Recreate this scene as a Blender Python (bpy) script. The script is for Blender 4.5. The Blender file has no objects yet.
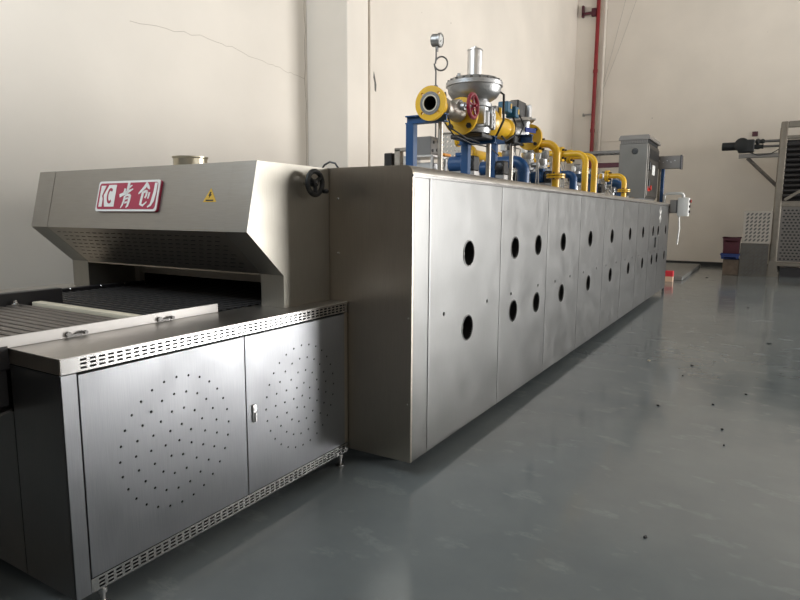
import bpy, bmesh, math, random
from mathutils import Vector, Matrix
from mathutils.geometry import delaunay_2d_cdt
random.seed(7)
V = Vector
C = bpy.context.scene.collection
PI = math.pi

# ------------------------------------------------------------------ materials
def new_mat(name):
    m = bpy.data.materials.new(name); m.use_nodes = True
    nt = m.node_tree; b = nt.nodes['Principled BSDF']
    return m, nt, b

def plain(name, col, rough=.5, metal=0., bump=0., bscale=60., spec=None, var=0., vscale=8.):
    m, nt, b = new_mat(name)
    b.inputs['Base Color'].default_value = (*col, 1)
    b.inputs['Roughness'].default_value = rough
    b.inputs['Metallic'].default_value = metal
    if spec is not None: b.inputs['Specular IOR Level'].default_value = spec
    tc = nt.nodes.new('ShaderNodeTexCoord')
    if bump > 0:
        n = nt.nodes.new('ShaderNodeTexNoise'); n.inputs['Scale'].default_value = bscale
        n.inputs['Detail'].default_value = 4
        nt.links.new(tc.outputs['Object'], n.inputs['Vector'])
        bp = nt.nodes.new('ShaderNodeBump'); bp.inputs['Strength'].default_value = bump
        bp.inputs['Distance'].default_value = .01
        nt.links.new(n.outputs['Fac'], bp.inputs['Height'])
        nt.links.new(bp.outputs['Normal'], b.inputs['Normal'])
    if var > 0:
        n = nt.nodes.new('ShaderNodeTexNoise'); n.inputs['Scale'].default_value = vscale
        n.inputs['Detail'].default_value = 5
        nt.links.new(tc.outputs['Object'], n.inputs['Vector'])
        r = nt.nodes.new('ShaderNodeValToRGB')
        r.color_ramp.elements[0].position = .3; r.color_ramp.elements[1].position = .7
        r.color_ramp.elements[0].color = (*[c*(1-var) for c in col], 1)
        r.color_ramp.elements[1].color = (*[min(1, c*(1+var)) for c in col], 1)
        nt.links.new(n.outputs['Fac'], r.inputs['Fac'])
        nt.links.new(r.outputs['Color'], b.inputs['Base Color'])
    return m

def steel(name, col=(.56, .55, .53), rough=.3, brush=(90, 90, 2), strength=.06, wave=.25, wscale=1.2, smudge=.06, aniso=0.):
    """brushed sheet steel: fine streaks along one axis, slow waviness of thin sheet, hand smudges"""
    m, nt, b = new_mat(name)
    b.inputs['Metallic'].default_value = 1
    L = nt.links.new
    tc = nt.nodes.new('ShaderNodeTexCoord')
    mp = nt.nodes.new('ShaderNodeMapping'); mp.inputs['Scale'].default_value = brush
    L(tc.outputs['Object'], mp.inputs['Vector'])
    n = nt.nodes.new('ShaderNodeTexNoise'); n.inputs['Scale'].default_value = 6; n.inputs['Detail'].default_value = 3
    L(mp.outputs['Vector'], n.inputs['Vector'])
    w = nt.nodes.new('ShaderNodeTexNoise'); w.inputs['Scale'].default_value = wscale; w.inputs['Detail'].default_value = 1
    wm = nt.nodes.new('ShaderNodeMapping'); wm.inputs['Scale'].default_value = (1, 1, .16) if brush[2] < 10 else (.16, 1, 1)
    L(tc.outputs['Object'], wm.inputs['Vector']); L(wm.outputs['Vector'], w.inputs['Vector'])
    b1 = nt.nodes.new('ShaderNodeBump'); b1.inputs['Strength'].default_value = wave; b1.inputs['Distance'].default_value = .02
    L(w.outputs['Fac'], b1.inputs['Height'])
    b2 = nt.nodes.new('ShaderNodeBump'); b2.inputs['Strength'].default_value = strength; b2.inputs['Distance'].default_value = .002
    L(n.outputs['Fac'], b2.inputs['Height']); L(b1.outputs['Normal'], b2.inputs['Normal'])
    L(b2.outputs['Normal'], b.inputs['Normal'])
    s = nt.nodes.new('ShaderNodeTexNoise'); s.inputs['Scale'].default_value = 5; s.inputs['Detail'].default_value = 4
    L(tc.outputs['Object'], s.inputs['Vector'])
    mr = nt.nodes.new('ShaderNodeMapRange')
    mr.inputs['From Min'].default_value = .35; mr.inputs['From Max'].default_value = .75
    mr.inputs['To Min'].default_value = rough; mr.inputs['To Max'].default_value = rough+smudge
    L(s.outputs['Fac'], mr.inputs['Value'])
    ad = nt.nodes.new('ShaderNodeMath'); ad.operation = 'MULTIPLY_ADD'
    ad.inputs[1].default_value = .08; L(n.outputs['Fac'], ad.inputs[0]); L(mr.outputs[0], ad.inputs[2])
    L(ad.outputs[0], b.inputs['Roughness'])
    r = nt.nodes.new('ShaderNodeValToRGB')
    r.color_ramp.elements[0].position = .3; r.color_ramp.elements[1].position = .7
    r.color_ramp.elements[0].color = (*[c*.93 for c in col], 1); r.color_ramp.elements[1].color = (*[c*1.04 for c in col], 1)
    L(n.outputs['Fac'], r.inputs['Fac']); L(r.outputs['Color'], b.inputs['Base Color'])
    if aniso:
        b.inputs['Anisotropic'].default_value = aniso
        g = nt.nodes.new('ShaderNodeNewGeometry'); cr = nt.nodes.new('ShaderNodeVectorMath'); cr.operation = 'CROSS_PRODUCT'
        cr.inputs[1].default_value = (.02, .013, 1); L(g.outputs['True Normal'], cr.inputs[0]); L(cr.outputs[0], b.inputs['Tangent'])
    return m

M = {}
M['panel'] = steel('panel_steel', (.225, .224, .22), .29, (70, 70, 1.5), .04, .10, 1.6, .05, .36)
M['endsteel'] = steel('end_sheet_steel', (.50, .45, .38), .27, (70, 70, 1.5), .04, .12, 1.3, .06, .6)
M['cabend'] = steel('shaded_end_steel', (.20, .195, .19), .28, (70, 70, 1.5), .04, .1, 1.3)  # darker copy of end steel; dark reflections put into the colour
M['cheek'] = steel('cheek_steel', (.35, .33, .29), .40, (70, 70, 1.5), .04, .12, 1.3, .06)
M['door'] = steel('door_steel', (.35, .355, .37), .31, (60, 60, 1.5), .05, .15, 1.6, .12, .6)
M['hood'] = steel('hood_steel', (.34, .325, .30), .34, (1.5, 70, 70), .05, .10, 1.0)
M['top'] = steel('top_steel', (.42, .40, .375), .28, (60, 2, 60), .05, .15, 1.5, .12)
M['trim'] = plain('polished_edge_steel', (.58, .57, .56), .25, 1)
M['satin'] = plain('satin_steel', (.62, .61, .6), .35, 1, .05, 40)
M['satin_dark'] = plain('dull_steel', (.33, .32, .31), .45, 1, .1, 30)
M['post'] = plain('weathered_tube_steel', (.36, .33, .29), .4, .9, .1, 60, var=.25, vscale=12)
M['cast'] = plain('cast_aluminium', (.40, .40, .40), .40, .9, .2, 90, var=.12)
M['castdark'] = plain('grey_cast_housing', (.16, .155, .15), .42, .75, .15, 60)
M['yellow'] = plain('yellow_paint', (.72, .42, .015), .33, 0, .04, 30, var=.08)
M['blue'] = plain('blue_paint', (.004, .055, .17), .38, 0, .04, 30, var=.1)
M['bluelabel'] = plain('blue_label', (.01, .03, .2), .8)
M['teal'] = plain('teal_coil_plastic', (.015, .10, .18), .4)
M['black'] = plain('black_plastic', (.006, .006, .007), .38)
M['rubber'] = plain('black_rubber', (.005, .005, .005), .55)
M['belt'] = plain('blackened_steel_belt', (.028, .026, .026), .5, .2)
M['slat'] = plain('brown_steel_slats', (.17, .15, .135), .42, .75, .1, 50)
M['hole'] = plain('dark_interior', (.006, .006, .006), .9)  # near-black: the shade inside holes and cavities put into the colour
M['dark'] = plain('dark_painted_frame', (.035, .033, .035), .4, .2)
M['cream'] = plain('cream_bar', (.62, .56, .44), .5, 0, .1, 50, var=.1)
M['railm'] = plain('bright_rail_steel', (.52, .50, .48), .5, .6)
M['redwheel'] = plain('red_wheel_paint', (.22, .004, .02), .35)
M['redpipe'] = plain('red_pipe_paint', (.24, .010, .014), .4, var=.15, vscale=4)
M['signred'] = plain('sign_red', (.36, .028, .065), .4)
M['signwhite'] = plain('sign_white', (.75, .74, .71), .45)
M['warn'] = plain('warning_yellow', (.62, .38, .04), .5)
M['white'] = plain('white_enamel', (.68, .67, .65), .4)
M['cratedark'] = plain('dark_grey_crate_sheet', (.13, .12, .105), .5, .2, var=.15)  # darker sheet for the lower crate
M['collar'] = plain('brassy_collar_steel', (.52, .47, .36), .32, 1)
M['lip'] = plain('matt_inner_steel', (.46, .42, .36), .6, .45)
M['whiteplastic'] = plain('white_plastic', (.62, .62, .60), .45)
M['beige'] = plain('beige_steel_frame', (.24, .215, .18), .45, .45, var=.1)
M['sheetgrey'] = plain('grey_perforated_sheet', (.20, .185, .17), .45, .55)
M['sheetbright'] = plain('pale_perforated_sheet', (.48, .44, .39), .5, .3)
M['boxgrey'] = plain('grey_enamel_box', (.16, .155, .15), .45, .3)
M['elcab'] = steel('cabinet_steel', (.13, .122, .11), .36, (50, 50, 1.5), .04, .1)
M['motor'] = plain('black_motor_paint', (.008, .010, .011), .55)
M['maroon'] = plain('maroon_plastic', (.07, .005, .016), .45)
M['bluebox'] = plain('blue_plastic', (.02, .05, .22), .45)
M['card'] = plain('brown_board', (.16, .12, .09), .7, var=.2)
M['orange'] = plain('orange_cap', (.75, .28, .02), .5)
M['redmark'] = plain('red_block_paint', (.62, .035, .05), .5)
M['creammark'] = plain('cream_block_paint', (.66, .46, .33), .6)
M['dialface'] = plain('dial_face', (.75, .75, .73), .4)
M['cable'] = plain('cable_grey', (.30, .29, .27), .5)
M['redswitch'] = plain('red_switch', (.5, .03, .02), .4)
M['slab'] = plain('grey_plinth_sheet', (.20, .20, .19), .5, .2, var=.1)
M['baseb'] = plain('black_skirting', (.015, .015, .015), .5)
M['crack'] = plain('plaster_crack', (.40, .34, .28), .9)

def wall_mat(name, col, var=.05):
    m, nt, b = new_mat(name); L = nt.links.new
    tc = nt.nodes.new('ShaderNodeTexCoord')
    n = nt.nodes.new('ShaderNodeTexNoise'); n.inputs['Scale'].default_value = .7; n.inputs['Detail'].default_value = 6
    L(tc.outputs['Object'], n.inputs['Vector'])
    r = nt.nodes.new('ShaderNodeValToRGB'); r.color_ramp.elements[0].position = .3; r.color_ramp.elements[1].position = .7
    r.color_ramp.elements[0].color = (*[c*(1-var) for c in col], 1); r.color_ramp.elements[1].color = (*[c*(1+var) for c in col], 1)
    L(n.outputs['Fac'], r.inputs['Fac'])
    v = nt.nodes.new('ShaderNodeTexVoronoi'); v.inputs['Scale'].default_value = 1.1
    L(tc.outputs['Object'], v.inputs['Vector'])
    mr = nt.nodes.new('ShaderNodeMapRange'); mr.inputs['From Min'].default_value = .012; mr.inputs['From Max'].default_value = .022
    L(v.outputs['Distance'], mr.inputs['Value'])
    mx = nt.nodes.new('ShaderNodeMixRGB'); mx.inputs['Color1'].default_value = (.3, .26, .22, 1)
    L(mr.outputs[0], mx.inputs['Fac']); L(r.outputs['Color'], mx.inputs['Color2'])
    L(mx.outputs['Color'], b.inputs['Base Color'])
    b.inputs['Roughness'].default_value = .75
    n2 = nt.nodes.new('ShaderNodeTexNoise'); n2.inputs['Scale'].default_value = 9; n2.inputs['Detail'].default_value = 5
    L(tc.outputs['Object'], n2.inputs['Vector'])
    bp = nt.nodes.new('ShaderNodeBump'); bp.inputs['Strength'].default_value = .12; bp.inputs['Distance'].default_value = .01
    L(n2.outputs['Fac'], bp.inputs['Height']); L(bp.outputs['Normal'], b.inputs['Normal'])
    return m
M['wall'] = wall_mat('painted_plaster', (.77, .71, .632))
M['walldark'] = wall_mat('grey_plaster', (.16, .145, .13))
M['ceil'] = wall_mat('ceiling_sheet', (.38, .36, .33))

def floor_mat():
    m, nt, b = new_mat('grey_epoxy_floor'); L = nt.links.new
    tc = nt.nodes.new('ShaderNodeTexCoord')
    n = nt.nodes.new('ShaderNodeTexNoise'); n.inputs['Scale'].default_value = .9; n.inputs['Detail'].default_value = 8; n.inputs['Roughness'].default_value = .6
    L(tc.outputs['Object'], n.inputs['Vector'])
    r = nt.nodes.new('ShaderNodeValToRGB'); r.color_ramp.elements[0].position = .3; r.color_ramp.elements[1].position = .72
    r.color_ramp.elements[0].color = (.128, .147, .154, 1); r.color_ramp.elements[1].color = (.185, .205, .207, 1)
    L(n.outputs['Fac'], r.inputs['Fac'])
    # dusty tread marks: broken patches
    p = nt.nodes.new('ShaderNodeTexNoise'); p.inputs['Scale'].default_value = 3.4; p.inputs['Detail'].default_value = 3
    mp = nt.nodes.new('ShaderNodeMapping'); mp.inputs['Rotation'].default_value = (0, 0, .6); mp.inputs['Scale'].default_value = (1, 1.8, 1)
    L(tc.outputs['Object'], mp.inputs['Vector']); L(mp.outputs['Vector'], p.inputs['Vector'])
    pr = nt.nodes.new('ShaderNodeMapRange'); pr.inputs['From Min'].default_value = .59; pr.inputs['From Max'].default_value = .64
    L(p.outputs['Fac'], pr.inputs['Value'])
    q = nt.nodes.new('ShaderNodeTexNoise'); q.inputs['Scale'].default_value = 16; q.inputs['Detail'].default_value = 6; q.inputs['Roughness'].default_value = .75; q.inputs['Distortion'].default_value = 1.2
    L(mp.outputs['Vector'], q.inputs['Vector'])
    qr = nt.nodes.new('ShaderNodeMapRange'); qr.inputs['From Min'].default_value = .36; qr.inputs['From Max'].default_value = .64
    L(q.outputs['Fac'], qr.inputs['Value'])
    mu = nt.nodes.new('ShaderNodeMath'); mu.operation = 'MULTIPLY'; L(pr.outputs[0], mu.inputs[0]); L(qr.outputs[0], mu.inputs[1])
    m2 = nt.nodes.new('ShaderNodeMath'); m2.operation = 'MULTIPLY'; L(mu.outputs[0], m2.inputs[0]); m2.inputs[1].default_value = .26
    mx = nt.nodes.new('ShaderNodeMixRGB'); mx.inputs['Color2'].default_value = (.34, .36, .35, 1)
    L(m2.outputs[0], mx.inputs['Fac']); L(r.outputs['Color'], mx.inputs['Color1'])
    L(mx.outputs['Color'], b.inputs['Base Color'])
    ro = nt.nodes.new('ShaderNodeMath'); ro.operation = 'MULTIPLY_ADD'; ro.inputs[1].default_value = .5; ro.inputs[2].default_value = .07
    L(m2.outputs[0], ro.inputs[0])
    r2 = nt.nodes.new('ShaderNodeMath'); r2.operation = 'MULTIPLY_ADD'; r2.inputs[1].default_value = .12
    L(n.outputs['Fac'], r2.inputs[0]); L(ro.outputs[0], r2.inputs[2])
    L(r2.outputs[0], b.inputs['Roughness'])
    w = nt.nodes.new('ShaderNodeTexNoise'); w.inputs['Scale'].default_value = 3.0; w.inputs['Detail'].default_value = 2
    L(tc.outputs['Object'], w.inputs['Vector'])
    bp = nt.nodes.new('ShaderNodeBump'); bp.inputs['Strength'].default_value = .10; bp.inputs['Distance'].default_value = .02
    L(w.outputs['Fac'], bp.inputs['Height']); L(bp.outputs['Normal'], b.inputs['Normal'])
    b.inputs['Specular IOR Level'].default_value = .8
    return m
M['floor'] = floor_mat()

# ------------------------------------------------------------------ mesh helper
def basis(d):
    d = V(d).normalized()
    a = V((0, 0, 1)) if abs(d.z) < .9 else V((1, 0, 0))
    u = d.cross(a).normalized(); w = d.cross(u).normalized()
    return d, u, w

class MB:
    def __init__(s): s.v = []; s.f = []; s.m = []; s.mi = 0
    def mat(s, i): s.mi = i; return s
    def add(s, vs, fs):
        o = len(s.v); s.v += [V(a) for a in vs]
        for f in fs: s.f.append([i+o for i in f]); s.m.append(s.mi)
        return s
    def box(s, x0, x1, y0, y1, z0, z1, bev=0., seg=1):
        bm = bmesh.new(); bmesh.ops.create_cube(bm, size=1)
        for v in bm.verts:
            v.co = V(((x0+x1)/2+v.co.x*(x1-x0), (y0+y1)/2+v.co.y*(y1-y0), (z0+z1)/2+v.co.z*(z1-z0)))
        if bev: bmesh.ops.bevel(bm, geom=bm.edges[:], offset=bev, segments=seg, affect='EDGES', profile=.5)
        return s.bm(bm)
    def obox(s, c, size, rot=(0, 0, 0), bev=0.):
        """box about a centre, turned"""
        from mathutils import Euler
        R = Euler(rot).to_matrix()
        bm = bmesh.new(); bmesh.ops.create_cube(bm, size=1)
        for v in bm.verts: v.co = V((v.co.x*size[0], v.co.y*size[1], v.co.z*size[2]))
        if bev: bmesh.ops.bevel(bm, geom=bm.edges[:], offset=bev, segments=1, affect='EDGES')
        for v in bm.verts: v.co = R @ v.co + V(c)
        return s.bm(bm)
    def bm(s, bm):
        bm.verts.ensure_lookup_table()
        for i, v in enumerate(bm.verts): v.index = i
        s.add([v.co.copy() for v in bm.verts], [[v.index for v in f.verts] for f in bm.faces]); bm.free(); return s
    def lathe(s, p, d, prof, seg=24, cap=True, phase=0.):
        """rings (t along d, radius)"""
        d, u, w = basis(d); p = V(p); o = len(s.v); n = len(prof)
        for t, r in prof:
            for k in range(seg):
                a = 2*PI*k/seg+phase
                s.v.append(p+d*t+(u*math.cos(a)+w*math.sin(a))*r)
        for i in range(n-1):
            for k in range(seg):
                k2 = (k+1) % seg
                s.f.append([o+i*seg+k, o+i*seg+k2, o+(i+1)*seg+k2, o+(i+1)*seg+k]); s.m.append(s.mi)
        if cap:
            s.f.append([o+k for k in range(seg)][::-1]); s.m.append(s.mi)
            s.f.append([o+(n-1)*seg+k for k in range(seg)]); s.m.append(s.mi)
        return s
    def cyl(s, a, b, r, seg=20, r2=None, phase=0.):
        a, b = V(a), V(b); return s.lathe(a, b-a, [(0, r), ((b-a).length, r if r2 is None else r2)], seg, True, phase)
    def ring(s, p, d, ro, ri, t, seg=28):
        """flat ring with a through hole, thickness t along d"""
        return s.lathe(p, d, [(0, ri), (0, ro), (t, ro), (t, ri), (0, ri)], seg, False)
    def tube(s, pts, r, seg=12, cap=True, closed=False):
        pts = [V(p) for p in pts]; n = len(pts); o = len(s.v)
        def tan(i):
            if closed: return (pts[(i+1) % n]-pts[i-1]).normalized()
            return (pts[min(i+1, n-1)]-pts[max(i-1, 0)]).normalized()
        t0 = tan(0); _, u, w = basis(t0)
        for i in range(n):
            t = tan(i); u = (u-t*u.dot(t)).normalized(); w = t.cross(u)
            for k in range(seg):
                a = 2*PI*k/seg; s.v.append(pts[i]+(u*math.cos(a)+w*math.sin(a))*r)
        for i in range(n if closed else n-1):
            j = (i+1) % n
            for k in range(seg):
                k2 = (k+1) % seg
                s.f.append([o+i*seg+k, o+i*seg+k2, o+j*seg+k2, o+j*seg+k]); s.m.append(s.mi)
        if cap and not closed:
            s.f.append([o+k for k in range(seg)][::-1]); s.m.append(s.mi)
            s.f.append([o+(n-1)*seg+k for k in range(seg)]); s.m.append(s.mi)
        return s
    def torus(s, c, d, R, r, seg=32, ms=10):
        d, u, w = basis(d); c = V(c)
        return s.tube([c+(u*math.cos(2*PI*k/seg)+w*math.sin(2*PI*k/seg))*R for k in range(seg)], r, ms, closed=True)
    def prism(s, poly, d):
        """polygon of 3D points pushed along vector d"""
        n = len(poly); d = V(d); a = [V(p) for p in poly]
        return s.add(a+[p+d for p in a], [list(range(n))[::-1], list(range(n, 2*n))]+[[i, (i+1) % n, n+(i+1) % n, n+i] for i in range(n)])
    def plate(s, outer, holes, fn, t):
        """flat sheet in (u,v) with holes; fn maps to 3D; t = thickness vector (pushed back)"""
        pts = []; edges = []; loops = []
        for lp in [outer]+holes:
            o = len(pts); pts += [V((p[0], p[1])) for p in lp]
            edges += [(o+i, o+(i+1) % len(lp)) for i in range(len(lp))]; loops.append(list(range(o, o+len(lp))))
        vo, eo, fo, ov, oe, of = delaunay_2d_cdt(pts, edges, [], 1, 1e-6)
        bb = [(min(p[0] for p in h), max(p[0] for p in h), min(p[1] for p in h), max(p[1] for p in h), h) for h in holes]
        def inhole(f):
            x = sum(vo[i].x for i in f)/len(f); y = sum(vo[i].y for i in f)/len(f)
            for a, b, c, d, h in bb:
                if a < x < b and c < y < d:
                    ins = False; k = len(h)-1
                    for i in range(len(h)):
                        if (h[i][1] > y) != (h[k][1] > y) and x < (h[k][0]-h[i][0])*(y-h[i][1])/(h[k][1]-h[i][1])+h[i][0]: ins = not ins
                        k = i
                    if ins: return True
            return False
        fo = [f for f in fo if not inhole(f)]
        t = V(t); n = len(vo); o = len(s.v)
        A = [V(fn(p.x, p.y)) for p in vo]
        s.v += A+[a+t for a in A]
        for f in fo:
            f = list(f); s.f.append([o+i for i in f]); s.m.append(s.mi)
            s.f.append([o+n+i for i in f][::-1]); s.m.append(s.mi)
        back = {}
        for i, l in enumerate(ov):
            for q in l: back[q] = i
        for lp in loops:
            for i in range(len(lp)):
                a, b = back[lp[i]], back[lp[(i+1) % len(lp)]]
                s.f.append([o+a, o+b, o+n+b, o+n+a]); s.m.append(s.mi)
        return s
    def build(s, name, mats, parent=None, loc=None, smooth=35):
        if not isinstance(mats, (list, tuple)): mats = [mats]
        off = V((0, 0, 0))
        if parent is not None:
            q = parent
            while q is not None: off += V(q.location); q = q.parent
        base = V(loc)-off if loc is not None else V((0, 0, 0))
        me = bpy.data.meshes.new(name)
        me.from_pydata([tuple(v-off-base) for v in s.v], [], s.f)
        for m in mats: me.materials.append(M[m] if isinstance(m, str) else m)
        for p, i in zip(me.polygons, s.m): p.material_index = i
        bm = bmesh.new(); bm.from_mesh(me); bmesh.ops.recalc_face_normals(bm, faces=bm.faces); bm.to_mesh(me); bm.free()
        if smooth:
            for p in me.polygons: p.use_smooth = True
            me.set_sharp_from_angle(angle=math.radians(smooth))
        me.update()
        o = bpy.data.objects.new(name, me); C.objects.link(o)
        o.location = base
        if parent is not None: o.parent = parent
        return o

def thing(name, label, cat, loc, group=None):
    o = bpy.data.objects.new(name, None); C.objects.link(o); o.location = loc
    o.empty_display_size = .1; o['label'] = label; o['category'] = cat
    if group: o['group'] = group
    return o
def tag(o, label, cat, group=None):
    o['label'] = label; o['category'] = cat
    if group: o['group'] = group
    return o
def struct(o): o['kind'] = 'structure'; return o
def circ(u, v, r, n, ph=0.): return [(u+r*math.cos(2*PI*k/n+ph), v+r*math.sin(2*PI*k/n+ph)) for k in range(n)]
def rect(u0, u1, v0, v1): return [(u0, v0), (u1, v0), (u1, v1), (u0, v1)]
def arc(c, p0, p1, n=8):
    """quarter bend round corner c from p0 to p1"""
    c, p0, p1 = V(c), V(p0), V(p1); o = p0+p1-c
    return [o+(c-p1)*math.cos(k*PI/2/n)*1.0+(c-p0)*math.sin(k*PI/2/n) for k in range(n+1)]
def copy_tree(o, dv, parent=None):
    c = o.copy(); C.objects.link(c)
    if parent is not None: c.parent = parent
    else: c.location = V(o.location)+V(dv)
    for ch in list(o.children):
        if ch.name in bpy.data.objects and ch is not c: copy_tree(ch, dv, c)
    return c

# ------------------------------------------------------------------ the room
XL, XR, YF, YB, ZC = -5.85, 10.5, -1.1, 21.4, 10.0
struct(MB().box(XL-.3, XR+.3, YF-.3, YB+.3, -.2, 0).build('floor', 'floor'))
struct(MB().box(XL-.3, XR+.3, YF-.3, YB+.3, ZC, ZC+.2).build('ceiling', 'ceil'))
wl = MB().box(XL-.25, XL, YF, YB, 0, ZC); struct(wl.build('wall_left', 'wall'))
struct(MB().box(XL-.25, XR+.25, YB, YB+.25, 0, ZC).build('wall_back', 'wall'))
RW = [(-.6, 5.2, 2.4, 5.0), (10.5, 18.2, .0, 4.8)]  # near one added to light the left wall, far one inferred from reflections
wr = MB().plate(rect(YF, YB, 0, ZC), [rect(a, b, c, d) for a, b, c, d in RW], lambda u, v: (XR, u, v), (.25, 0, 0))
struct(wr.build('wall_right', 'wall', smooth=0))
FW = [(-4.9, -1.9, 4.0, 7.4)]  # unseen window, added to brighten the left wall
wf = MB().plate(rect(XL, XR, 0, ZC), [rect(*w) for w in FW], lambda u, v: (u, YF, v), (0, -.25, 0))
struct(wf.build('wall_front', 'wall', smooth=0))
q = MB()
for i in range(30): q.box(-5.6, 5.0, YF, YF+.05, .02+i*.1, .10+i*.1, .012)
q.box(-5.7, 5.1, YF, YF+.12, 3.02, 3.3); q.box(-5.7, -5.6, YF, YF+.1, 0, 3.02); q.box(5.0, 5.1, YF, YF+.1, 0, 3.02)
struct(q.build('added_dark_shutter', 'dark'))  # unseen dark shutter, added so the end steel reflects something dark

k = 0
for a, b, c, d in RW:
    k += 1; w = MB()
    for y in (a, b): w.box(XR+.02, XR+.1, y-.04 if y == b else y, y if y == b else y+.04, c, d)
    for z in (c, d): w.box(XR+.02, XR+.1, a, b, z-.04 if z == d else z, z if z == d else z+.04)
    for i in range(1, 5): y = a+(b-a)*i/5; w.box(XR+.03, XR+.08, y-.02, y+.02, c, d)
    w.box(XR+.03, XR+.08, a, b, (c+d)/2-.02, (c+d)/2+.02)
    struct(w.build('unseen_window_%d' % k, 'satin'))
for a, b, c, d in FW:
    k += 1; w = MB()
    for x in (a, b): w.box(x-.04 if x == b else x, x if x == b else x+.04, YF-.1, YF-.02, c, d)
    for z in (c, d): w.box(a, b, YF-.1, YF-.02, z-.04 if z == d else z, z if z == d else z+.04)
    for i in range(1, 4): x = a+(b-a)*i/4; w.box(x-.02, x+.02, YF-.08, YF-.03, c, d)
    struct(w.build('unseen_window_%d' % k, 'satin'))
# pilasters on the left wall and in the far corner
struct(MB().box(XL, -5.13, 7.1, 7.62, 0, ZC, .01).build('trim_1', 'wall'))
struct(MB().box(XL, -5.22, 21.1, YB, 0, ZC, .01).build('trim_2', 'wall'))
struct(MB().box(-5.22, -3.6, YB-.03, YB, 4.01, 4.04).build('trim_3', 'wall'))
struct(MB().box(-5.22, XR, YB-.02, YB, 0, .12).build('baseboard_back', 'baseb'))
struct(MB().box(XL, XL+.02, YF, 7.1, 0, .12).build('baseboard_left', 'baseb'))
# plaster cracks
def crack(pts, r, name='wall_crack'):
    out = []
    for a, b in zip(pts, pts[1:]):
        a, b = V(a), V(b)
        for i in range(10):
            j = V((0, random.uniform(-.02, .02), random.uniform(-.02, .02)))
            out.append(a.lerp(b, i/10)+j)
    out.append(V(pts[-1]))
    o = MB().tube(out, r, 5).build(name, 'crack'); struct(o)
crack([(XL, 4.24, 3.53), (XL, 5.39, 3.60), (XL, 6.3, 3.52), (XL, 7.05, 3.46)], .0022)
crack([(XL, 7.06, 7.5), (XL, 7.04, 5.5), (XL, 7.07, 4.0), (XL, 7.05, 2.2)], .004)
# ------------------------------------------------------------------ tunnel oven
Xo, Yo, Ye, Zb, Zt = -1.655, 2.89, 13.26, .101, 1.797
Xf = -4.775
oven = thing('tunnel_oven', 'long stainless steel tunnel oven with round portholes, running down the hall', 'oven', ((Xo+Xf)/2, (Yo+Ye)/2, 0))
R = .05
def top_profile():
    p = [(Xo, Zt-R)]
    for i in range(1, 7): a = i*PI/2/6; p.append((Xo-R+R*math.cos(a), Zt-R+R*math.sin(a)))
    for i in range(0, 7): a = i*PI/2/6; p.append((Xf+R-R*math.sin(a), Zt-R+R*math.cos(a)))
    return p
prof = top_profile()
# end sheet with tunnel mouth
endpoly = [(Xo, Zb)]+prof+[(Xf, Zb)]
mouth = rect(-4.02, -2.395, 1.0, 1.085)
e = MB().plate(endpoly, [mouth], lambda u, v: (u, Yo, v), (0, .02, 0))
e.build('end_sheet', 'endsteel', oven, smooth=0)
for z in (1.62, 1.3, .98, .66, .34):
    MB().lathe((-2.16, Yo, z), (0, -1, 0), [(0, .006), (.003, .006), (.004, .003)], 10).build('rivet', 'trim', oven)
for z in (.95, .45): MB().lathe((Xo-.02, Yo, z), (0, -1, 0), [(0, .005), (.003, .004)], 10).build('rivet', 'trim', oven)
# top skin with rolled edges
vs = []
for x, z in prof: vs += [(x, Yo+.02, z), (x, Ye, z)]
for x, z in prof: vs += [(x+(.01 if x < -3 else -.01), Yo+.02, z-.01), (x+(.01 if x < -3 else -.01), Ye, z-.01)]
n = len(prof)
fs = [[2*i, 2*i+1, 2*i+3, 2*i+2] for i in range(n-1)]+[[2*n+2*i, 2*n+2*i+2, 2*n+2*i+3, 2*n+2*i+1] for i in range(n-1)]
fs += [[0, 2*n, 2*n+1, 1], [2*n-2, 2*n-1, 4*n-1, 4*n-2]]
MB().add(vs, fs).build('top_sheet', 'top', oven, smooth=60)
MB().box(Xo-.004, Xo+.004, Yo, Ye, Zt-R-.014, Zt-R).build('edge_strip', 'trim', oven)
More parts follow.
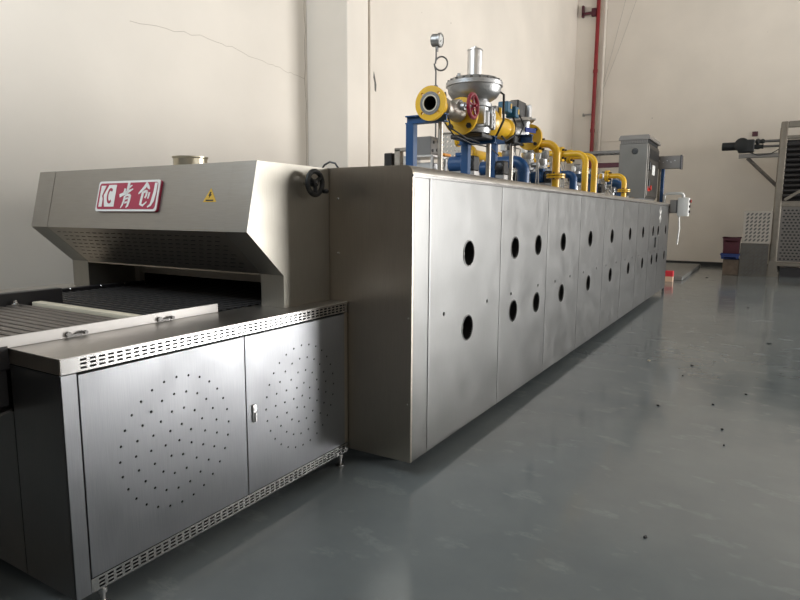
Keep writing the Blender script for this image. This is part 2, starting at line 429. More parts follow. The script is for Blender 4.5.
# side panels with portholes
UP = [3.64, 4.50, 5.065, 5.82, 6.88, 8.00, 9.205, 10.30, 11.31, 11.88, 12.85]
LO = [3.64, 4.50, 5.065, 5.825, 6.88, 8.01, 9.21, 10.385, 11.33, 11.9, 12.85]
SM = [(3.29, .923), (3.97, .923), (4.447, .923), (5.104, .926), (5.608, .915), (6.121, .922), (6.65, .92), (7.25, .922),
      (7.75, .92), (8.35, .92), (8.95, .92), (9.5, .92), (10.05, .92), (10.7, .92), (11.15, .92), (11.6, .92), (12.1, .92), (12.6, .92)]
ys = [Yo]+[3.09+1.117*i for i in range(9)]+[Ye]
for i in range(len(ys)-1):
    y0, y1 = ys[i]+.003, ys[i+1]-.001
    holes = []; ports = []
    for y in UP:
        if y0 < y < y1: ports.append((y, 1.28))
    for y in LO:
        if y0 < y < y1: ports.append((y, .783))
    for y, z in ports: holes.append(circ(y, z, .082, 36))
    for y, z in SM:
        if y0+.03 < y < y1-.03: holes.append(circ(y, z, .014, 12))
    sq = i == 8
    if sq: holes.append(rect(11.52, 11.72, .98, 1.16))
    # folded sheet: flat face with slightly turned-in edges
    pm = MB()
    e_ = .012
    pm.plate(rect(y0+e_, y1-e_, Zb+e_, Zt-R-.016), holes, lambda u, v: (Xo, u, v), (-.012, 0, 0))
    for a, b, dx in ((y0, y0+e_, .0006), (y1, y1-e_, .0022)):
        pm.add([(Xo-dx, a, Zb+.0), (Xo, b, Zb+.0), (Xo, b, Zt-R-.016), (Xo-dx, a, Zt-R-.016)], [[0, 1, 2, 3]])
    pm.add([(Xo, y0, Zb+e_), (Xo, y1, Zb+e_), (Xo-.0008, y1, Zb), (Xo-.0008, y0, Zb)], [[0, 1, 2, 3]])
    nm = 'corner_post' if i == 0 else 'side_panel'
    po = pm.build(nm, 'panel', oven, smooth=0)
    for y, z in ports:
        q = MB().mat(0); q.ring((Xo-.002, y, z), (1, 0, 0), .089, .081, .006, 36)
        q.mat(1); q.lathe((Xo, y, z), (-1, 0, 0), [(0, .082), (.12, .080)], 32, False)
        q.lathe((Xo-.118, y, z), (1, 0, 0), [(0, .0), (0, .08)], 32, False)
        q.mat(2); q.cyl((Xo-.117, y+.01, z-.01), (Xo-.06, y+.01, z-.01), .028, 16)
        q.cyl((Xo-.06, y+.01, z-.01), (Xo-.05, y+.01, z-.01), .036, 6)
        q.tube([(Xo-.1, y+.045, z+.0), (Xo-.06, y+.05, z+.02), (Xo-.07, y+.03, z+.055)], .006, 6)
        q.build('porthole', ['trim', 'hole', 'castdark'], po)
    if sq:
        q = MB(); q.box(Xo-.03, Xo-.012, 11.5, 11.74, .96, 1.18); q.build('inspection_window', 'black', po)
# cross mark of tape on a far panel
t = MB()
for a in (.6, -.6, 1.57): t.obox((Xo+.001, 12.05, 1.56), (.002, .30, .03), (a, 0, 0))
t.build('tape_mark', 'signwhite', oven)
MB().box(Xo-.14, Xo-.125, Yo+.03, Ye-.01, Zb+.02, Zt-.06).build('insulation', 'hole', oven)
b = MB(); b.box(Xf, Xf+.012, Yo+.02, Ye, Zb, Zt-R)
b.build('rear_side_sheet', 'panel', oven)
MB().box(Xf, Xo, Ye-.012, Ye-.001, Zb+.9, Zt-R).build('exit_sheet', 'endsteel', oven)
MB().box(Xf+.02, Xo-.02, Yo+.03, Ye-.02, Zb, Zb+.02).build('bottom_sheet', 'satin_dark', oven)
# dark tunnel lining and its black belt
ln = MB().box(-4.04, -4.02, Yo+.02, Yo+3, .98, 1.12).box(-2.395, -2.375, Yo+.02, Yo+3, .98, 1.12).box(-4.02, -2.395, Yo+.02, Yo+3, 1.1, 1.12).box(-4.02, -2.395, Yo+3, Yo+3.02, .98, 1.12)
ln.build('tunnel_lining', 'hole', oven)
bt = MB()
bt.box(-3.93, -2.50, 1.90, Yo+2.9, .985, 1.000)
y = 1.93
while y < Yo+1.2: bt.box(-3.93, -2.50, y, y+.03, 1.000, 1.008, .002); y += .055
bt.build('conveyor_belt', 'belt', oven)
for y in [Yo+.25+1.6*i for i in range(7)]:
    for x in (Xo-.22, Xf+.25):
        MB().lathe((x, min(y, Ye-.2), 0), (0, 0, 1), [(0, .045), (.012, .045), (.018, .015), (Zb+.01, .015)], 16).build('foot', 'castdark', oven)
tr = MB()
tr.tube([(-2.285, 2.895, 1.79), (-2.265, 2.90, 1.818), (-2.23, 2.905, 1.834), (-2.195, 2.91, 1.825), (-2.17, 2.915, 1.79)], .006, 8)
tr.build('cable_loop', 'black', oven)

# ------------------------------------------------------------------ side cabinets
Xc, Xl, Yc, Zc, Zcb = -2.092, -2.433, 1.16, 1.0145, .087
def side_cabinet(sgn, x_out, x_in, label, detailed):
    """sgn +1: doors face +X"""
    t = thing('base_cabinet', label, 'cabinet', ((x_out+x_in)/2, (Yc+Yo)/2, 0), 'cabinets along the loading conveyor')
    s = sgn
    X0, X1 = min(x_out, x_in), max(x_out, x_in)
    # top: folded tray
    MB().box(X0, X1, Yc, Yo-.004, Zc-.004, Zc, .001).build('top_sheet', 'top', t)
    MB().box(X0+.003, X1-.003, Yc, Yc+.004, .955, Zc-.004).build('end_lip', 'endsteel', t)
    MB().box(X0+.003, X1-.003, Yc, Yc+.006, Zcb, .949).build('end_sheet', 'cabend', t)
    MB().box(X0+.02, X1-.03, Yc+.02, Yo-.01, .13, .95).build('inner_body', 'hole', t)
    # slotted rails
    f = lambda u, v: (x_out, u, v)
    for z0, z1, nm in ((.955, Zc-.004, 'top_vent_rail'), (Zcb, .143, 'bottom_vent_rail')):
        hs = []
        if detailed:
            y = Yc+.075 if z0 > .5 else Yc+.09
            while y < Yo-.045:
                for r_ in (-1, 0, 1):
                    zc_ = (z0+z1)/2+r_*.0150
                    hs.append(rect(y, y+.0245, zc_-.0040, zc_+.0040))
                y += .0365
        q = MB(); q.plate(rect(Yc+.002 if z0 > .5 else Yc+.06, Yo-.012, z0, z1), hs, f, (-.002*s, 0, 0))
        q.mat(1).box(min(x_out-.012*s, x_out-.014*s), max(x_out-.012*s, x_out-.014*s), Yc+.02, Yo-.02, z0, z1)
        q.build(nm, ['trim', 'hole'], t, smooth=0)
    # stile at the near end and far end
    MB().box(min(x_out, x_out-.01*s), max(x_out, x_out-.01*s), Yc, Yc+.058, Zcb, .952, .001).build('stile', 'door', t)
    MB().box(min(x_out-.002*s, x_out-.012*s), max(x_out-.002*s, x_out-.012*s), Yo-.042, Yo-.006, .145, .952).build('stile', 'endsteel', t)
    # doors
    for (a, b, cy, cz, lock) in ((1.222, 2.036, 1.645, .56, False), (2.044, 2.842, 2.455, .548, True)):
        hs = []
        if detailed:
            hs.append(circ(cy, cz, .0060, 8))
            for k_ in range(1, 5):
                n_ = 7*k_
                for j in range(n_):
                    aa = 2*PI*(j+.5*(k_ % 2))/n_
                    hs.append(circ(cy+.070*k_*math.cos(aa), cz+.070*k_*math.sin(aa), .0060, 8))
        q = MB(); q.plate(rect(a, b, .150, .945), hs, lambda u, v: (x_out+.004*s, u, v), (-.002*s, 0, 0))
        q.mat(1)
        for (u0, u1, v0, v1) in ((a, b, .150, .152), (a, b, .943, .945), (a, a+.002, .150, .945), (b-.002, b, .150, .945)):
            q.box(min(x_out+.002*s, x_out-.014*s), max(x_out+.002*s, x_out-.014*s), u0, u1, v0, v1)
        q.mat(2).box(min(x_out-.014*s, x_out-.016*s), max(x_out-.014*s, x_out-.016*s), a, b, .15, .945)
        d_ = q.build('door', ['door', 'satin', 'hole'], t, smooth=0)
        if lock and detailed:
            h = MB().mat(0)
            h.box(x_out+.004, x_out+.013, 2.076, 2.104, .508, .597, .005, 2)
            h.mat(1).lathe((x_out+.012, 2.09, .575), (1, 0, 0), [(0, .009), (.004, .009)], 14)
            h.mat(0).obox((x_out+.016, 2.09, .535), (.008, .011, .05), bev=.003)
            h.build('lock_handle', ['satin', 'trim'], d_)
    for y in (Yc+.12, Yo-.05):
        for xx in (x_out-.03*s, x_in+.16*s):
            q = MB(); q.lathe((xx, y, 0), (0, 0, 1), [(0, .022), (.008, .022), (.014, .009), (.05, .009), (.05, .016), (.07, .016), (.07, .009), (Zcb+.01, .009)], 14)
            q.build('foot', 'satin', t)
    return t
side_cabinet(1, Xc, Xl, 'low steel cabinet facing the open floor, two doors dotted with round hole patterns', True)
side_cabinet(-1, -4.338, -4.0, 'low steel cabinet on the wall side of the belt, only its top showing', False)

# ------------------------------------------------------------------ loading conveyor
lc = thing('loading_conveyor', 'belt conveyor feeding the oven, brown slats between pale side rails', 'conveyor', (-3.0, 1.2, 0))
q = MB().box(-2.436, -2.430, .40, 2.194, Zc+.0005, 1.060, .001)
q.build('side_rail', 'railm', lc)
MB().box(-2.50, -2.437, .40, 1.20, .93, 1.030, .004).build('side_beam', 'dark', lc)
MB().box(-2.431, -2.426, .40, 1.155, .985, 1.024).build('side_beam', 'dark', lc)
MB().box(-3.56, -3.50, .40, 1.99, 1.0, 1.09, .004).build('side_beam', 'dark', lc)
q = MB(); q.box(-3.50, -2.437, .40, 1.76, .985, 1.015)
y = .42
while y < 1.74: q.box(-3.495, -2.44, y, y+.032, 1.015, 1.026, .004); y += .050
q.build('slat_belt', 'slat', lc)
MB().box(-3.46, -2.44, 1.79, 1.845, 1.0, 1.036, .006, 2).build('transfer_bar', 'cream', lc)
MB().box(-3.80, -2.44, 1.86, 1.895, .96, 1.012, .01, 2).build('nose_roller', 'dark', lc)
MB().box(-4.0, -3.56, .40, 1.95, .99, 1.012).build('tray_sheet', 'satin_dark', lc)
q = MB(); q.box(-4.0, -3.95, 1.95, Yo-.02, .975, 1.028, .004)
q.build('guide_rail', 'dark', lc)
q = MB()
for y in (2.05, 2.3, 2.52, 2.7): q.lathe((-3.95, y, 1.02), (.6, 0, .8), [(0, .008), (.006, .008), (.01, .004)], 8)
q.lathe((-3.45, 1.70, 1.026), (0, 0, 1), [(0, .02), (.012, .02), (.014, .012), (.03, .01)], 6)
q.build('bolt', 'trim', lc)
for y in (1.42, 1.86):
    q = MB()
    q.obox((-2.425, y, 1.024), (.012, .05, .008)); q.cyl((-2.43, y-.03, 1.03), (-2.418, y-.03, 1.03), .012, 8)
    q.tube([(-2.424, y, 1.028), (-2.420, y+.025, 1.036), (-2.424, y+.045, 1.028)], .004, 6)
    q.cyl((-2.43, y+.045, 1.028), (-2.418, y+.045, 1.028), .008, 8)
    q.build('latch_clip', 'castdark', lc)
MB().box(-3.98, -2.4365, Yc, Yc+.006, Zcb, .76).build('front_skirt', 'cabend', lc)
q = MB(); q.prism([(-2.46, Yc+.01, .77), (-2.46, Yc-.34, .70), (-2.46, Yc-.34, .69), (-2.46, Yc+.01, .76)], (-1.3, 0, 0))
q.build('crumb_tray', 'satin_dark', lc)
MB().box(-2.455, -2.44, .40, 1.15, .79, .93).build('chain_guard', 'dark', lc)
MB().lathe((-2.44, 1.08, .905), (1, 0, 0), [(0, .016), (.012, .016), (.014, .009), (.028, .008)], 6).build('hex_bolt', 'satin', lc)
for x in (-3.95, -2.50):
    MB().box(x, x+.05, .45, .50, 0, .95).build('leg', 'dark', lc)

# ------------------------------------------------------------------ entry hood
hood = thing('oven_hood', 'stainless hood over the oven entrance with a red sign on its sloping front', 'hood', (-3.215, 2.6, 1.0145))
Xh, Xhl = -2.225, -4.205
side = [(2.30, 1.795), (2.214, 1.435), (2.478, 1.195), (2.478, Zc+.001), (Yo-.003, Zc+.001), (Yo-.003, 1.795)]
# cheeks (closed boxes)
for x0, x1 in ((-2.392, Xh), (Xhl, -4.02)):
    MB().prism([(x0, y, z) for y, z in side], (x1-x0, 0, 0)).build('cheek', 'cheek', hood, smooth=0)
fx0, fx1 = -4.018, -2.394
q = MB(); q.prism([(fx0, 2.30, 1.795), (fx0, 2.214, 1.435), (fx0, 2.218, 1.433), (fx0, 2.304, 1.792)], (fx1-fx0, 0, 0))
q.build('front_panel', 'hood', hood, smooth=0)
for x0, x1 in ((-2.392, Xh), (Xhl, -4.02)):
    MB().prism([(x0, 2.2985, 1.7955), (x0, 2.2125, 1.435), (x0, 2.2145, 1.4345), (x0, 2.3005, 1.795)], (x1-x0, 0, 0)).build('front_cover', 'hood', hood, smooth=0)
MB().box(fx0, fx1, 2.302, Yo-.004, 1.789, 1.795).build('roof_sheet', 'hood', hood)
# slotted sloping underside
sl = V((0, 2.478-2.214, 1.195-1.435)); sln = sl.length; sd = sl.normalized()
hs = []
for r_ in range(8):
    v_ = .045+r_*.037
    u = fx0+.05+(.032 if r_ % 2 else 0)
    while u < fx1-.08:
        hs.append(rect(u, u+.040, v_-.0035, v_+.0035)); u += .064
org = V((0, 2.216, 1.434))
q = MB(); q.plate(rect(fx0, fx1, 0, sln), hs, lambda u, v: (u, org.y+sd.y*v, org.z+sd.z*v), (0, .002, .002))
q.mat(1).add([(fx0, org.y+.03, org.z+.01), (fx1, org.y+.03, org.z+.01), (fx1, org.y+sd.y*sln+.02, org.z+sd.z*sln+.02), (fx0, org.y+sd.y*sln+.02, org.z+sd.z*sln+.02)], [[0, 1, 2, 3]])
q.build('vent_panel', ['endsteel', 'hole'], hood, smooth=0)
MB().box(fx0, fx1, 2.478, Yo-.01, 1.188, 1.196).build('soffit', 'endsteel', hood)
MB().box(fx0, fx0+.05, Yo-.05, Yo-.006, 1.02, 1.188).build('inner_post', 'lip', hood)
MB().box(fx0+.05, fx1, Yo-.02, Yo-.008, 1.088, 1.188).build('curtain_plate', 'lip', hood)
q = MB(); q.lathe((-3.10, 2.62, 1.795), (0, 0, 1), [(0, .102), (.068, .102), (.074, .108), (.080, .108), (.080, .100), (.004, .098)], 40, False)
q.lathe((-3.10, 2.62, 1.799), (0, 0, 1), [(0, .0), (0, .099)], 40, False)
q.build('exhaust_collar', 'collar' if 'collar' in M else 'satin', hood)
# sign: slanted plaque on the sloping front
fd = V((0, 2.214-2.30, 1.435-1.795)).normalized()      # down the front
fn_ = V((0, -fd.z, fd.y)); fn_ = fn_ if fn_.y < 0 else -fn_
def onfront(x, z, lift=0.):
    t_ = (1.795-z)/(1.795-1.435)
    return V((x, 2.30-.086*t_, z))+fn_*lift
def shape(mb, poly, l0, l1):
    """2D outline (x,z) on the sloping front between two lifts"""
    pf = [(p[0], p[1]) for p in poly]
    mb.plate(pf, [], lambda u, v: onfront(u, v, l1), fn_*(l0-l1))
SX0, SX1, SZ0, SZ1, SK = -3.500, -2.932, 1.534, 1.712, .004
def sg(u, v):   # sign coordinates 0..1 -> x,z (slanted to the right going up)
    return (SX0+(SX1-SX0)*u+SK*v, SZ0+(SZ1-SZ0)*v)
def rr(u0, u1, v0, v1, ru, rv):
    p = []
    for cx, cy, a0 in ((u1-ru, v1-rv, 0), (u0+ru, v1-rv, 90), (u0+ru, v0+rv, 180), (u1-ru, v0+rv, 270)):
        for i in range(5): a = math.radians(a0+i*22.5); p.append((cx+ru*math.cos(a), cy+rv*math.sin(a)))
    return p
pl = MB().mat(0); shape(pl, [sg(*p) for p in rr(0.008, 1.006, -.004, 1, .03, .09)], 0, .012)
pl.mat(1); shape(pl, [sg(*p) for p in rr(0, 1, 0, 1, .03, .09)], .012, .016)
sgn = pl.build('sign_plate', ['signred', 'signwhite'], hood, smooth=0)
pl = MB(); shape(pl, [sg(*p) for p in rr(.022, .974, .07, .93, .03, .1)], .0161, .0175)
pl.build('sign_field', 'signred', sgn, smooth=0)
# letters K C, cut from a pale block
def S(polys, lift=.0176, th=.0015, mat='signwhite', nm='lettering'):
    q = MB()
    for p in polys: shape(q, [sg(.055+(a[0]-.055)*1.10, a[1]) for a in p], lift, lift+th)
    q.build(nm, mat, sgn, smooth=0)
S([[(.055, .15), (.105, .15), (.105, .40), (.085, .52), (.105, .66), (.13, .85), (.055, .85)]])
S([[(.145, .15), (.292, .15), (.292, .87), (.175, .87), (.112, .53)]])
cpts = []
for i in range(0, 21): a = math.radians(48+i*264/20); cpts.append((.213+.045*math.cos(a), .51+.26*math.sin(a)))
for i in range(20, -1, -1): a = math.radians(48+i*264/20); cpts.append((.213+.026*math.cos(a), .51+.17*math.sin(a)))
S([cpts], .0192, .0012, 'signred')
def brush(pts, w0, w1, w2=None):
    """tapering brush stroke outline through 2D points (u,v); widths in v units"""
    w0 *= 1.25; w1 *= 1.25; w2 = w2 and w2*1.25
    n = len(pts); L_ = []; R_ = []; asp = (SX1-SX0)/(SZ1-SZ0)
    for i, (u, v) in enumerate(pts):
        a = pts[max(i-1, 0)]; b = pts[min(i+1, n-1)]
        dx, dy = (b[0]-a[0])*asp, b[1]-a[1]; l = math.hypot(dx, dy) or 1
        t_ = i/(n-1); wv = (w0*(1-t_)+w1*t_) if w2 is None else (w0*(1-2*t_)+w1*2*t_ if t_ < .5 else w1*(2-2*t_)+w2*(2*t_-1))
        L_.append((u-dy/l*wv/2/asp, v+dx/l*wv/2)); R_.append((u+dy/l*wv/2/asp, v-dx/l*wv/2))
    return L_+R_[::-1]
# first character: stop over moon
S([brush([(.475, .93), (.47, .72), (.462, .56)], .09, .08),
   brush([(.475, .76), (.50, .80), (.525, .84)], .07, .03),
   brush([(.43, .74), (.425, .65), (.415, .57)], .07, .06),
   brush([(.36, .50), (.42, .57), (.50, .66), (.545, .72)], .09, .08, .03)])
S([brush([(.44, .50), (.435, .34), (.42, .20), (.40, .10)], .07, .07, .02),
   brush([(.44, .50), (.48, .53), (.515, .52)], .05, .07),
   brush([(.515, .53), (.51, .34), (.50, .18), (.48, .12)], .08, .09, .03),
   brush([(.455, .40), (.49, .43)], .05, .04), brush([(.45, .27), (.485, .30)], .05, .04)])
# second character
S([brush([(.745, .90), (.71, .76), (.66, .62), (.635, .56)], .10, .08, .03),
   brush([(.745, .86), (.765, .76), (.785, .70)], .06, .08, .03),
   brush([(.70, .60), (.735, .64), (.755, .62)], .06, .07),
   brush([(.752, .63), (.75, .50), (.735, .42)], .07, .05),
   brush([(.70, .62), (.69, .40), (.685, .22), (.72, .18), (.77, .30)], .08, .08, .03),
   brush([(.79, .60), (.785, .48), (.78, .40)], .06, .05),
   brush([(.865, .90), (.865, .62), (.85, .34), (.83, .20), (.79, .13)], .09, .11, .03)])
# yellow warning triangle
q = MB(); shape(q, [(-2.577, 1.588), (-2.476, 1.588), (-2.528, 1.660)], 0, .002)
q.build('warning_label', 'warn', hood, smooth=0)
q = MB(); shape(q, [(-2.530, 1.640), (-2.520, 1.640), (-2.526, 1.628), (-2.516, 1.628), (-2.536, 1.606), (-2.532, 1.620), (-2.540, 1.620)], .0021, .003)
shape(q, [(-2.556, 1.593), (-2.498, 1.593), (-2.498, 1.600), (-2.556, 1.600)], .0021, .003)
q.build('warning_symbol', 'black', hood, smooth=0)
# side handwheel
hx, hy, hz = -2.150, 2.665, 1.699
q = MB(); q.torus((hx, hy, hz), (1, 0, 0), .064, .0145, 40, 12)
for k_ in range(3):
    a = 2*PI*k_/3+.6; q.tube([(hx, hy, hz), (hx, hy+.064*math.cos(a), hz+.064*math.sin(a))], .012, 8)
q.lathe((hx-.02, hy, hz), (1, 0, 0), [(0, .021), (.03, .021), (.034, .014)], 20)
hwh = q.build('handwheel', 'rubber', hood)
q = MB(); q.cyl((Xh, hy, hz), (hx-.018, hy, hz), .010, 14); q.lathe((hx+.014, hy, hz), (1, 0, 0), [(0, .007), (.004, .006)], 6); q.build('shaft', 'trim', hwh)
q = MB(); q.lathe((hx+.005, hy+.056, hz-.044), (1, 0, 0), [(0, .007), (.006, .007), (.01, .012), (.035, .013), (.042, .008)], 14); q.build('crank_knob', 'black', hwh)

# ------------------------------------------------------------------ gas train on the oven roof
XT = -1.95
ZR = Zt            # roof level
GT = 'gas train fittings'
def bolts(q, c, d, R_, n, r=.012, l=.03, ph=0.):
    d, u, w = basis(d); c = V(c)
    for k_ in range(n):
        a = 2*PI*k_/n+ph; p = c+(u*math.cos(a)+w*math.sin(a))*R_
        q.cyl(p-d*l/2, p+d*l/2, r, 6)
# blue support frame
t = thing('support_frame', 'blue steel frame carrying the gas regulator above the oven roof', 'frame', (-1.98, 4.1, ZR))
def ibeam(q, p0, p1, w_, h_):
    x0, y0, z0 = p0; x1, y1, z1 = p1
    q.box(x0-w_/2, x0+w_/2, y0, y1, z0-.008, z0); q.box(x0-w_/2, x0+w_/2, y0, y1, z0-h_, z0-h_+.008); q.box(x0-.005, x0+.005, y0, y1, z0-h_, z0)
def xbeam(x0, x1, y, z, h=.055, w_=.06):
    q = MB(); q.box(x0, x1, y-w_/2, y+w_/2, z-.008, z); q.box(x0, x1, y-w_/2, y+w_/2, z-h, z-h+.008); q.box(x0, x1, y-.005, y+.005, z-h, z); q.build('beam', 'blue', t)
xbeam(-2.185, -1.88, 3.73, 2.203)
q = MB(); q.box(-2.18, -2.12, 3.70, 3.76, ZR, 2.149, .003); q.box(-2.20, -2.10, 3.68, 3.78, ZR, ZR+.01); q.build('leg', 'blue', t)
xbeam(-2.10, -1.80, 4.40, 2.125)
q = MB(); q.box(-2.075, -2.015, 4.37, 4.43, ZR, 2.07, .003); q.build('leg', 'blue', t)
xbeam(-2.14, -1.76, 5.12, 2.215, .065)
q = MB(); q.box(-2.13, -2.08, 5.09, 5.15, ZR, 2.15, .003); q.build('leg', 'blue', t)
# steel prop tubes
for i, (y, z, lb) in enumerate(((3.73, 2.148, 'round steel prop tube under the open yellow flange, nearest the camera'),
                                (4.40, 2.07, 'round steel prop tube just right of the big regulator body'),
                                (5.12, 2.15, 'round steel prop tube under the valve with teal coils'))):
    q = MB(); xx = (-1.925, -1.855, -1.945)[i]
    q.cyl((xx, y, ZR), (xx, y, z), .017 if i != 1 else .019, 18); q.lathe((xx, y, ZR), (0, 0, 1), [(0, .04), (.008, .04)], 20)
    tag(q.build('prop_tube', 'post', loc=(xx, y, ZR)), lb, 'tube', 'steel prop tubes on the oven roof')
# open flange + spool
cy, cz = 3.636, 2.257
t = thing('pipe_flange', 'open round yellow flange facing the camera at the start of the gas line', 'flange', (XT, 3.64, 2.145))
q = MB()
d_, u_, w_ = basis((0, 1, 0))
hs = [circ(0, 0, .047, 28)]+[circ(.086*math.cos(PI/4+k_*PI/2), .086*math.sin(PI/4+k_*PI/2), .010, 12) for k_ in range(4)]
q.plate(circ(0, 0, .112, 44), hs, lambda u, v: (XT+u, cy-.012, cz+v), (0, .024, 0))
q.lathe((XT, cy+.012, cz), (0, 1, 0), [(0, .047), (0, .075), (.05, .055), (.14, .052), (.14, .047), (0, .047)], 28, False)
q.build('flange_disc', 'yellow', t)
MB().ring((XT, cy-.0155, cz), (0, 1, 0), .074, .054, .004, 40).build('gasket_face', 'castdark', t)
MB().ring((XT, cy-.017, cz), (0, 1, 0), .054, .0465, .005, 40).build('bore_lip', 'cream', t)
q = MB(); q.lathe((XT, cy-.01, cz), (0, 1, 0), [(0, .0465), (.15, .0455)], 28, False); q.lathe((XT, cy+.14, cz), (0, 1, 0), [(0, 0), (0, .046)], 28, False)
q.build('bore', 'hole', t)
# pressure gauge with siphon loop
t = thing('pressure_gauge', 'round pressure gauge on a thin looped stem above the yellow flange', 'gauge', (XT, 3.70, 2.37))
q = MB(); sx, sy = XT, 3.70
q.lathe((sx, sy, 2.33), (0, 0, 1), [(0, .016), (.05, .016), (.055, .009)], 8)
lp = [V((sx, sy, 2.38)), V((sx, sy, 2.47))]
for k_ in range(0, 25):
    a = PI+2*PI*k_/24; c_ = .034+.042*math.cos(a); lp.append(V((sx+.88*c_-.004+.008*k_/24, sy+.47*c_, 2.522+.044*math.sin(a))))
lp += [V((sx, sy, 2.56)), V((sx, sy, 2.615))]
q.tube(lp, .0055, 8); q.build('siphon_tube', 'castdark', t)
q = MB(); q.lathe((sx, sy+.01, 2.60), (0, 0, 1), [(0, .010), (.03, .012), (.035, .010)], 8)
gd = V((.99, .10, -.06)).normalized(); gc = V((sx, sy+.012, 2.672))
q.lathe(gc-gd*.035, gd, [(0, .036), (.004, .040), (.045, .040), (.050, .046), (.062, .046), (.066, .040), (.062, .039)], 32, False)
q.lathe(gc-gd*.035, gd, [(0, 0), (0, .036)], 32, False)
gg = q.build('gauge_case', 'satin_dark', t)
q = MB(); q.lathe(gc+gd*.026, gd, [(0, 0), (0, .0395)], 32, False)
q.build('dial', 'dialface', gg)
d_, u_, w_ = basis(gd)
q = MB(); c_ = gc+gd*.028
q.tube([c_, c_+u_*.016+w_*.016], .002, 4)
for k_ in range(9):
    a = k_*.6; p = c_+(u_*math.cos(a)+w_*math.sin(a))*.030; p2 = c_+(u_*math.cos(a)+w_*math.sin(a))*.036; q.tube([p, p2], .0015, 4)
q.build('needle', 'black', gg)
# hand valve
vy = 4.0
t = thing('hand_valve', 'shut-off valve with a red spoked handwheel beside the regulator', 'valve', (XT, vy, 2.2))
q = MB(); q.lathe((XT, 3.78, 2.257), (0, 1, 0), [(0, .055), (.01, .068), (.03, .068), (.04, .055), (.08, .06), (.15, .062), (.20, .06), (.24, .068), (.27, .068)], 24)
q.cyl((XT, vy-.03, 2.285), (XT+.05, vy-.03, 2.285), .05, 24)
q.build('body', 'post', t)
q = MB(); q.lathe((XT+.04, vy-.01, 2.285), (1, 0, 0), [(0, .042), (.015, .044), (.02, .03), (.045, .028), (.05, .016), (.10, .014)], 20); q.build('bonnet', 'cast', t)
q = MB(); wc = V((-1.812, vy, 2.285)); q.torus(wc, (1, 0, 0), .078, .014, 36, 10)
for k_ in range(5):
    a = 2*PI*k_/5+.3; q.tube([wc, wc+V((0, math.cos(a), math.sin(a)))*.078], .008, 8)
for k_ in range(10):
    a = 2*PI*k_/10; q.lathe(wc+V((0, math.cos(a), math.sin(a)))*.08-V((.006, 0, 0)), (1, 0, 0), [(0, .014), (.012, .014)], 8)
q.lathe(wc-V((.012, 0, 0)), (1, 0, 0), [(0, .02), (.024, .02)], 14)
q.lathe(wc, (1, 0, 0), [(0, .009), (.03, .009)], 6)
q.build('red_handwheel', 'redwheel', t)
# flange before the regulator
def flange(y, z, r, rin, th, lb, x=XT, d=(0, 1, 0), nb=4, br=.014, mat='yellow', grp=None, ph=PI/4, bl=.05, nm='pipe_flange'):
    t = thing(nm, lb, 'flange', (x, y, z-r), grp)
    q = MB(); dv = V(d).normalized(); c = V((x, y, z))
    q.lathe(c-dv*th/2, d, [(0, r-.003), (.003, r), (th-.003, r), (th, r-.003)], 40); q.build('flange_disc', mat, t)
    q = MB(); bolts(q, c, d, r*.78, nb, br, th+bl, ph); q.build('bolt', 'black', t)
    return t
flange(4.10, 2.240, .132, 0, .03, 'yellow bolted flange on the near side of the regulator', bl=.03, br=.02)
# regulator
ry = 4.32
t = thing('gas_regulator', 'big silver gas regulator with a dome diaphragm and tall spring tube', 'regulator', (XT, ry, 2.13))
q = MB(); q.lathe((XT, ry, 2.13), (0, 0, 1), [(0, .10), (.01, .125), (.045, .132), (.055, .122), (.10, .128), (.19, .126), (.20, .136), (.225, .136), (.23, .115), (.25, .11)], 32)
q.box(XT+.06, XT+.135, ry-.05, ry+.12, 2.18, 2.30, .012)
q.box(XT+.09, XT+.15, ry-.0, ry+.02, 2.17, 2.33, .004); q.box(XT+.09, XT+.14, ry+.07, ry+.09, 2.17, 2.33, .004)
q.box(XT-.02, XT+.14, ry-.12, ry-.095, 2.19, 2.32, .004)
for z in (2.20, 2.25, 2.30): q.lathe((XT+.13, ry+.045, z), (1, 0, 0), [(0, .016), (.02, .016)], 6)
q.build('body', 'cast', t)
q = MB(); q.box(XT-.13, XT+.13, ry-.13, ry+.13, 2.095, 2.128, .006); q.build('mounting_plate', 'dark', t)
q = MB(); q.lathe((XT, ry, 2.395), (0, 0, 1), [(-.02, .10), (-.012, .14), (.008, .172), (.040, .194), (.080, .202), (.084, .212), (.112, .212), (.115, .200), (.140, .178), (.155, .12), (.162, .055)], 56)
q.build('diaphragm_housing', 'cast', t)
q = MB()
for k_ in range(20):
    a = 2*PI*k_/20; q.cyl((XT+.194*math.cos(a), ry+.194*math.sin(a), 2.480), (XT+.194*math.cos(a), ry+.194*math.sin(a), 2.525), .010, 6)
q.build('bolt', 'castdark', t)
q = MB(); q.lathe((XT, ry, 2.55), (0, 0, 1), [(0, .070), (.012, .070), (.014, .055), (.188, .055), (.192, .058), (.200, .057), (.204, .046), (.206, .014), (.222, .012)], 32)
q.build('spring_tube', 'satin', t)
q = MB(); q.lathe((XT-.10, ry-.06, 2.535), (0, 0, 1), [(0, .022), (.03, .022), (.034, .012), (.045, .012)], 10); q.build('vent_plug', 'cast', t)
q = MB(); q.tube([(XT+.12, ry+.14, 2.48), (XT+.17, ry+.17, 2.44), (XT+.17, ry+.18, 2.25), (XT+.12, ry+.16, 2.13), (XT+.02, ry+.1, 2.09)], .009, 8)
q.tube([(XT-.05, 3.95, 2.36), (XT-.02, 3.88, 2.37), (XT+.0, 3.86, 2.25), (XT+.02, 3.9, 2.13), (XT+.06, 4.05, 2.08), (XT+.06, 4.3, 2.07)], .006, 8)
q.tube([(XT-.0, 3.84, 2.16), (XT+.05, 3.88, 2.08), (XT+.08, 4.1, 2.045), (XT+.08, 4.45, 2.05), (XT+.1, 4.6, 2.0)], .005, 8)
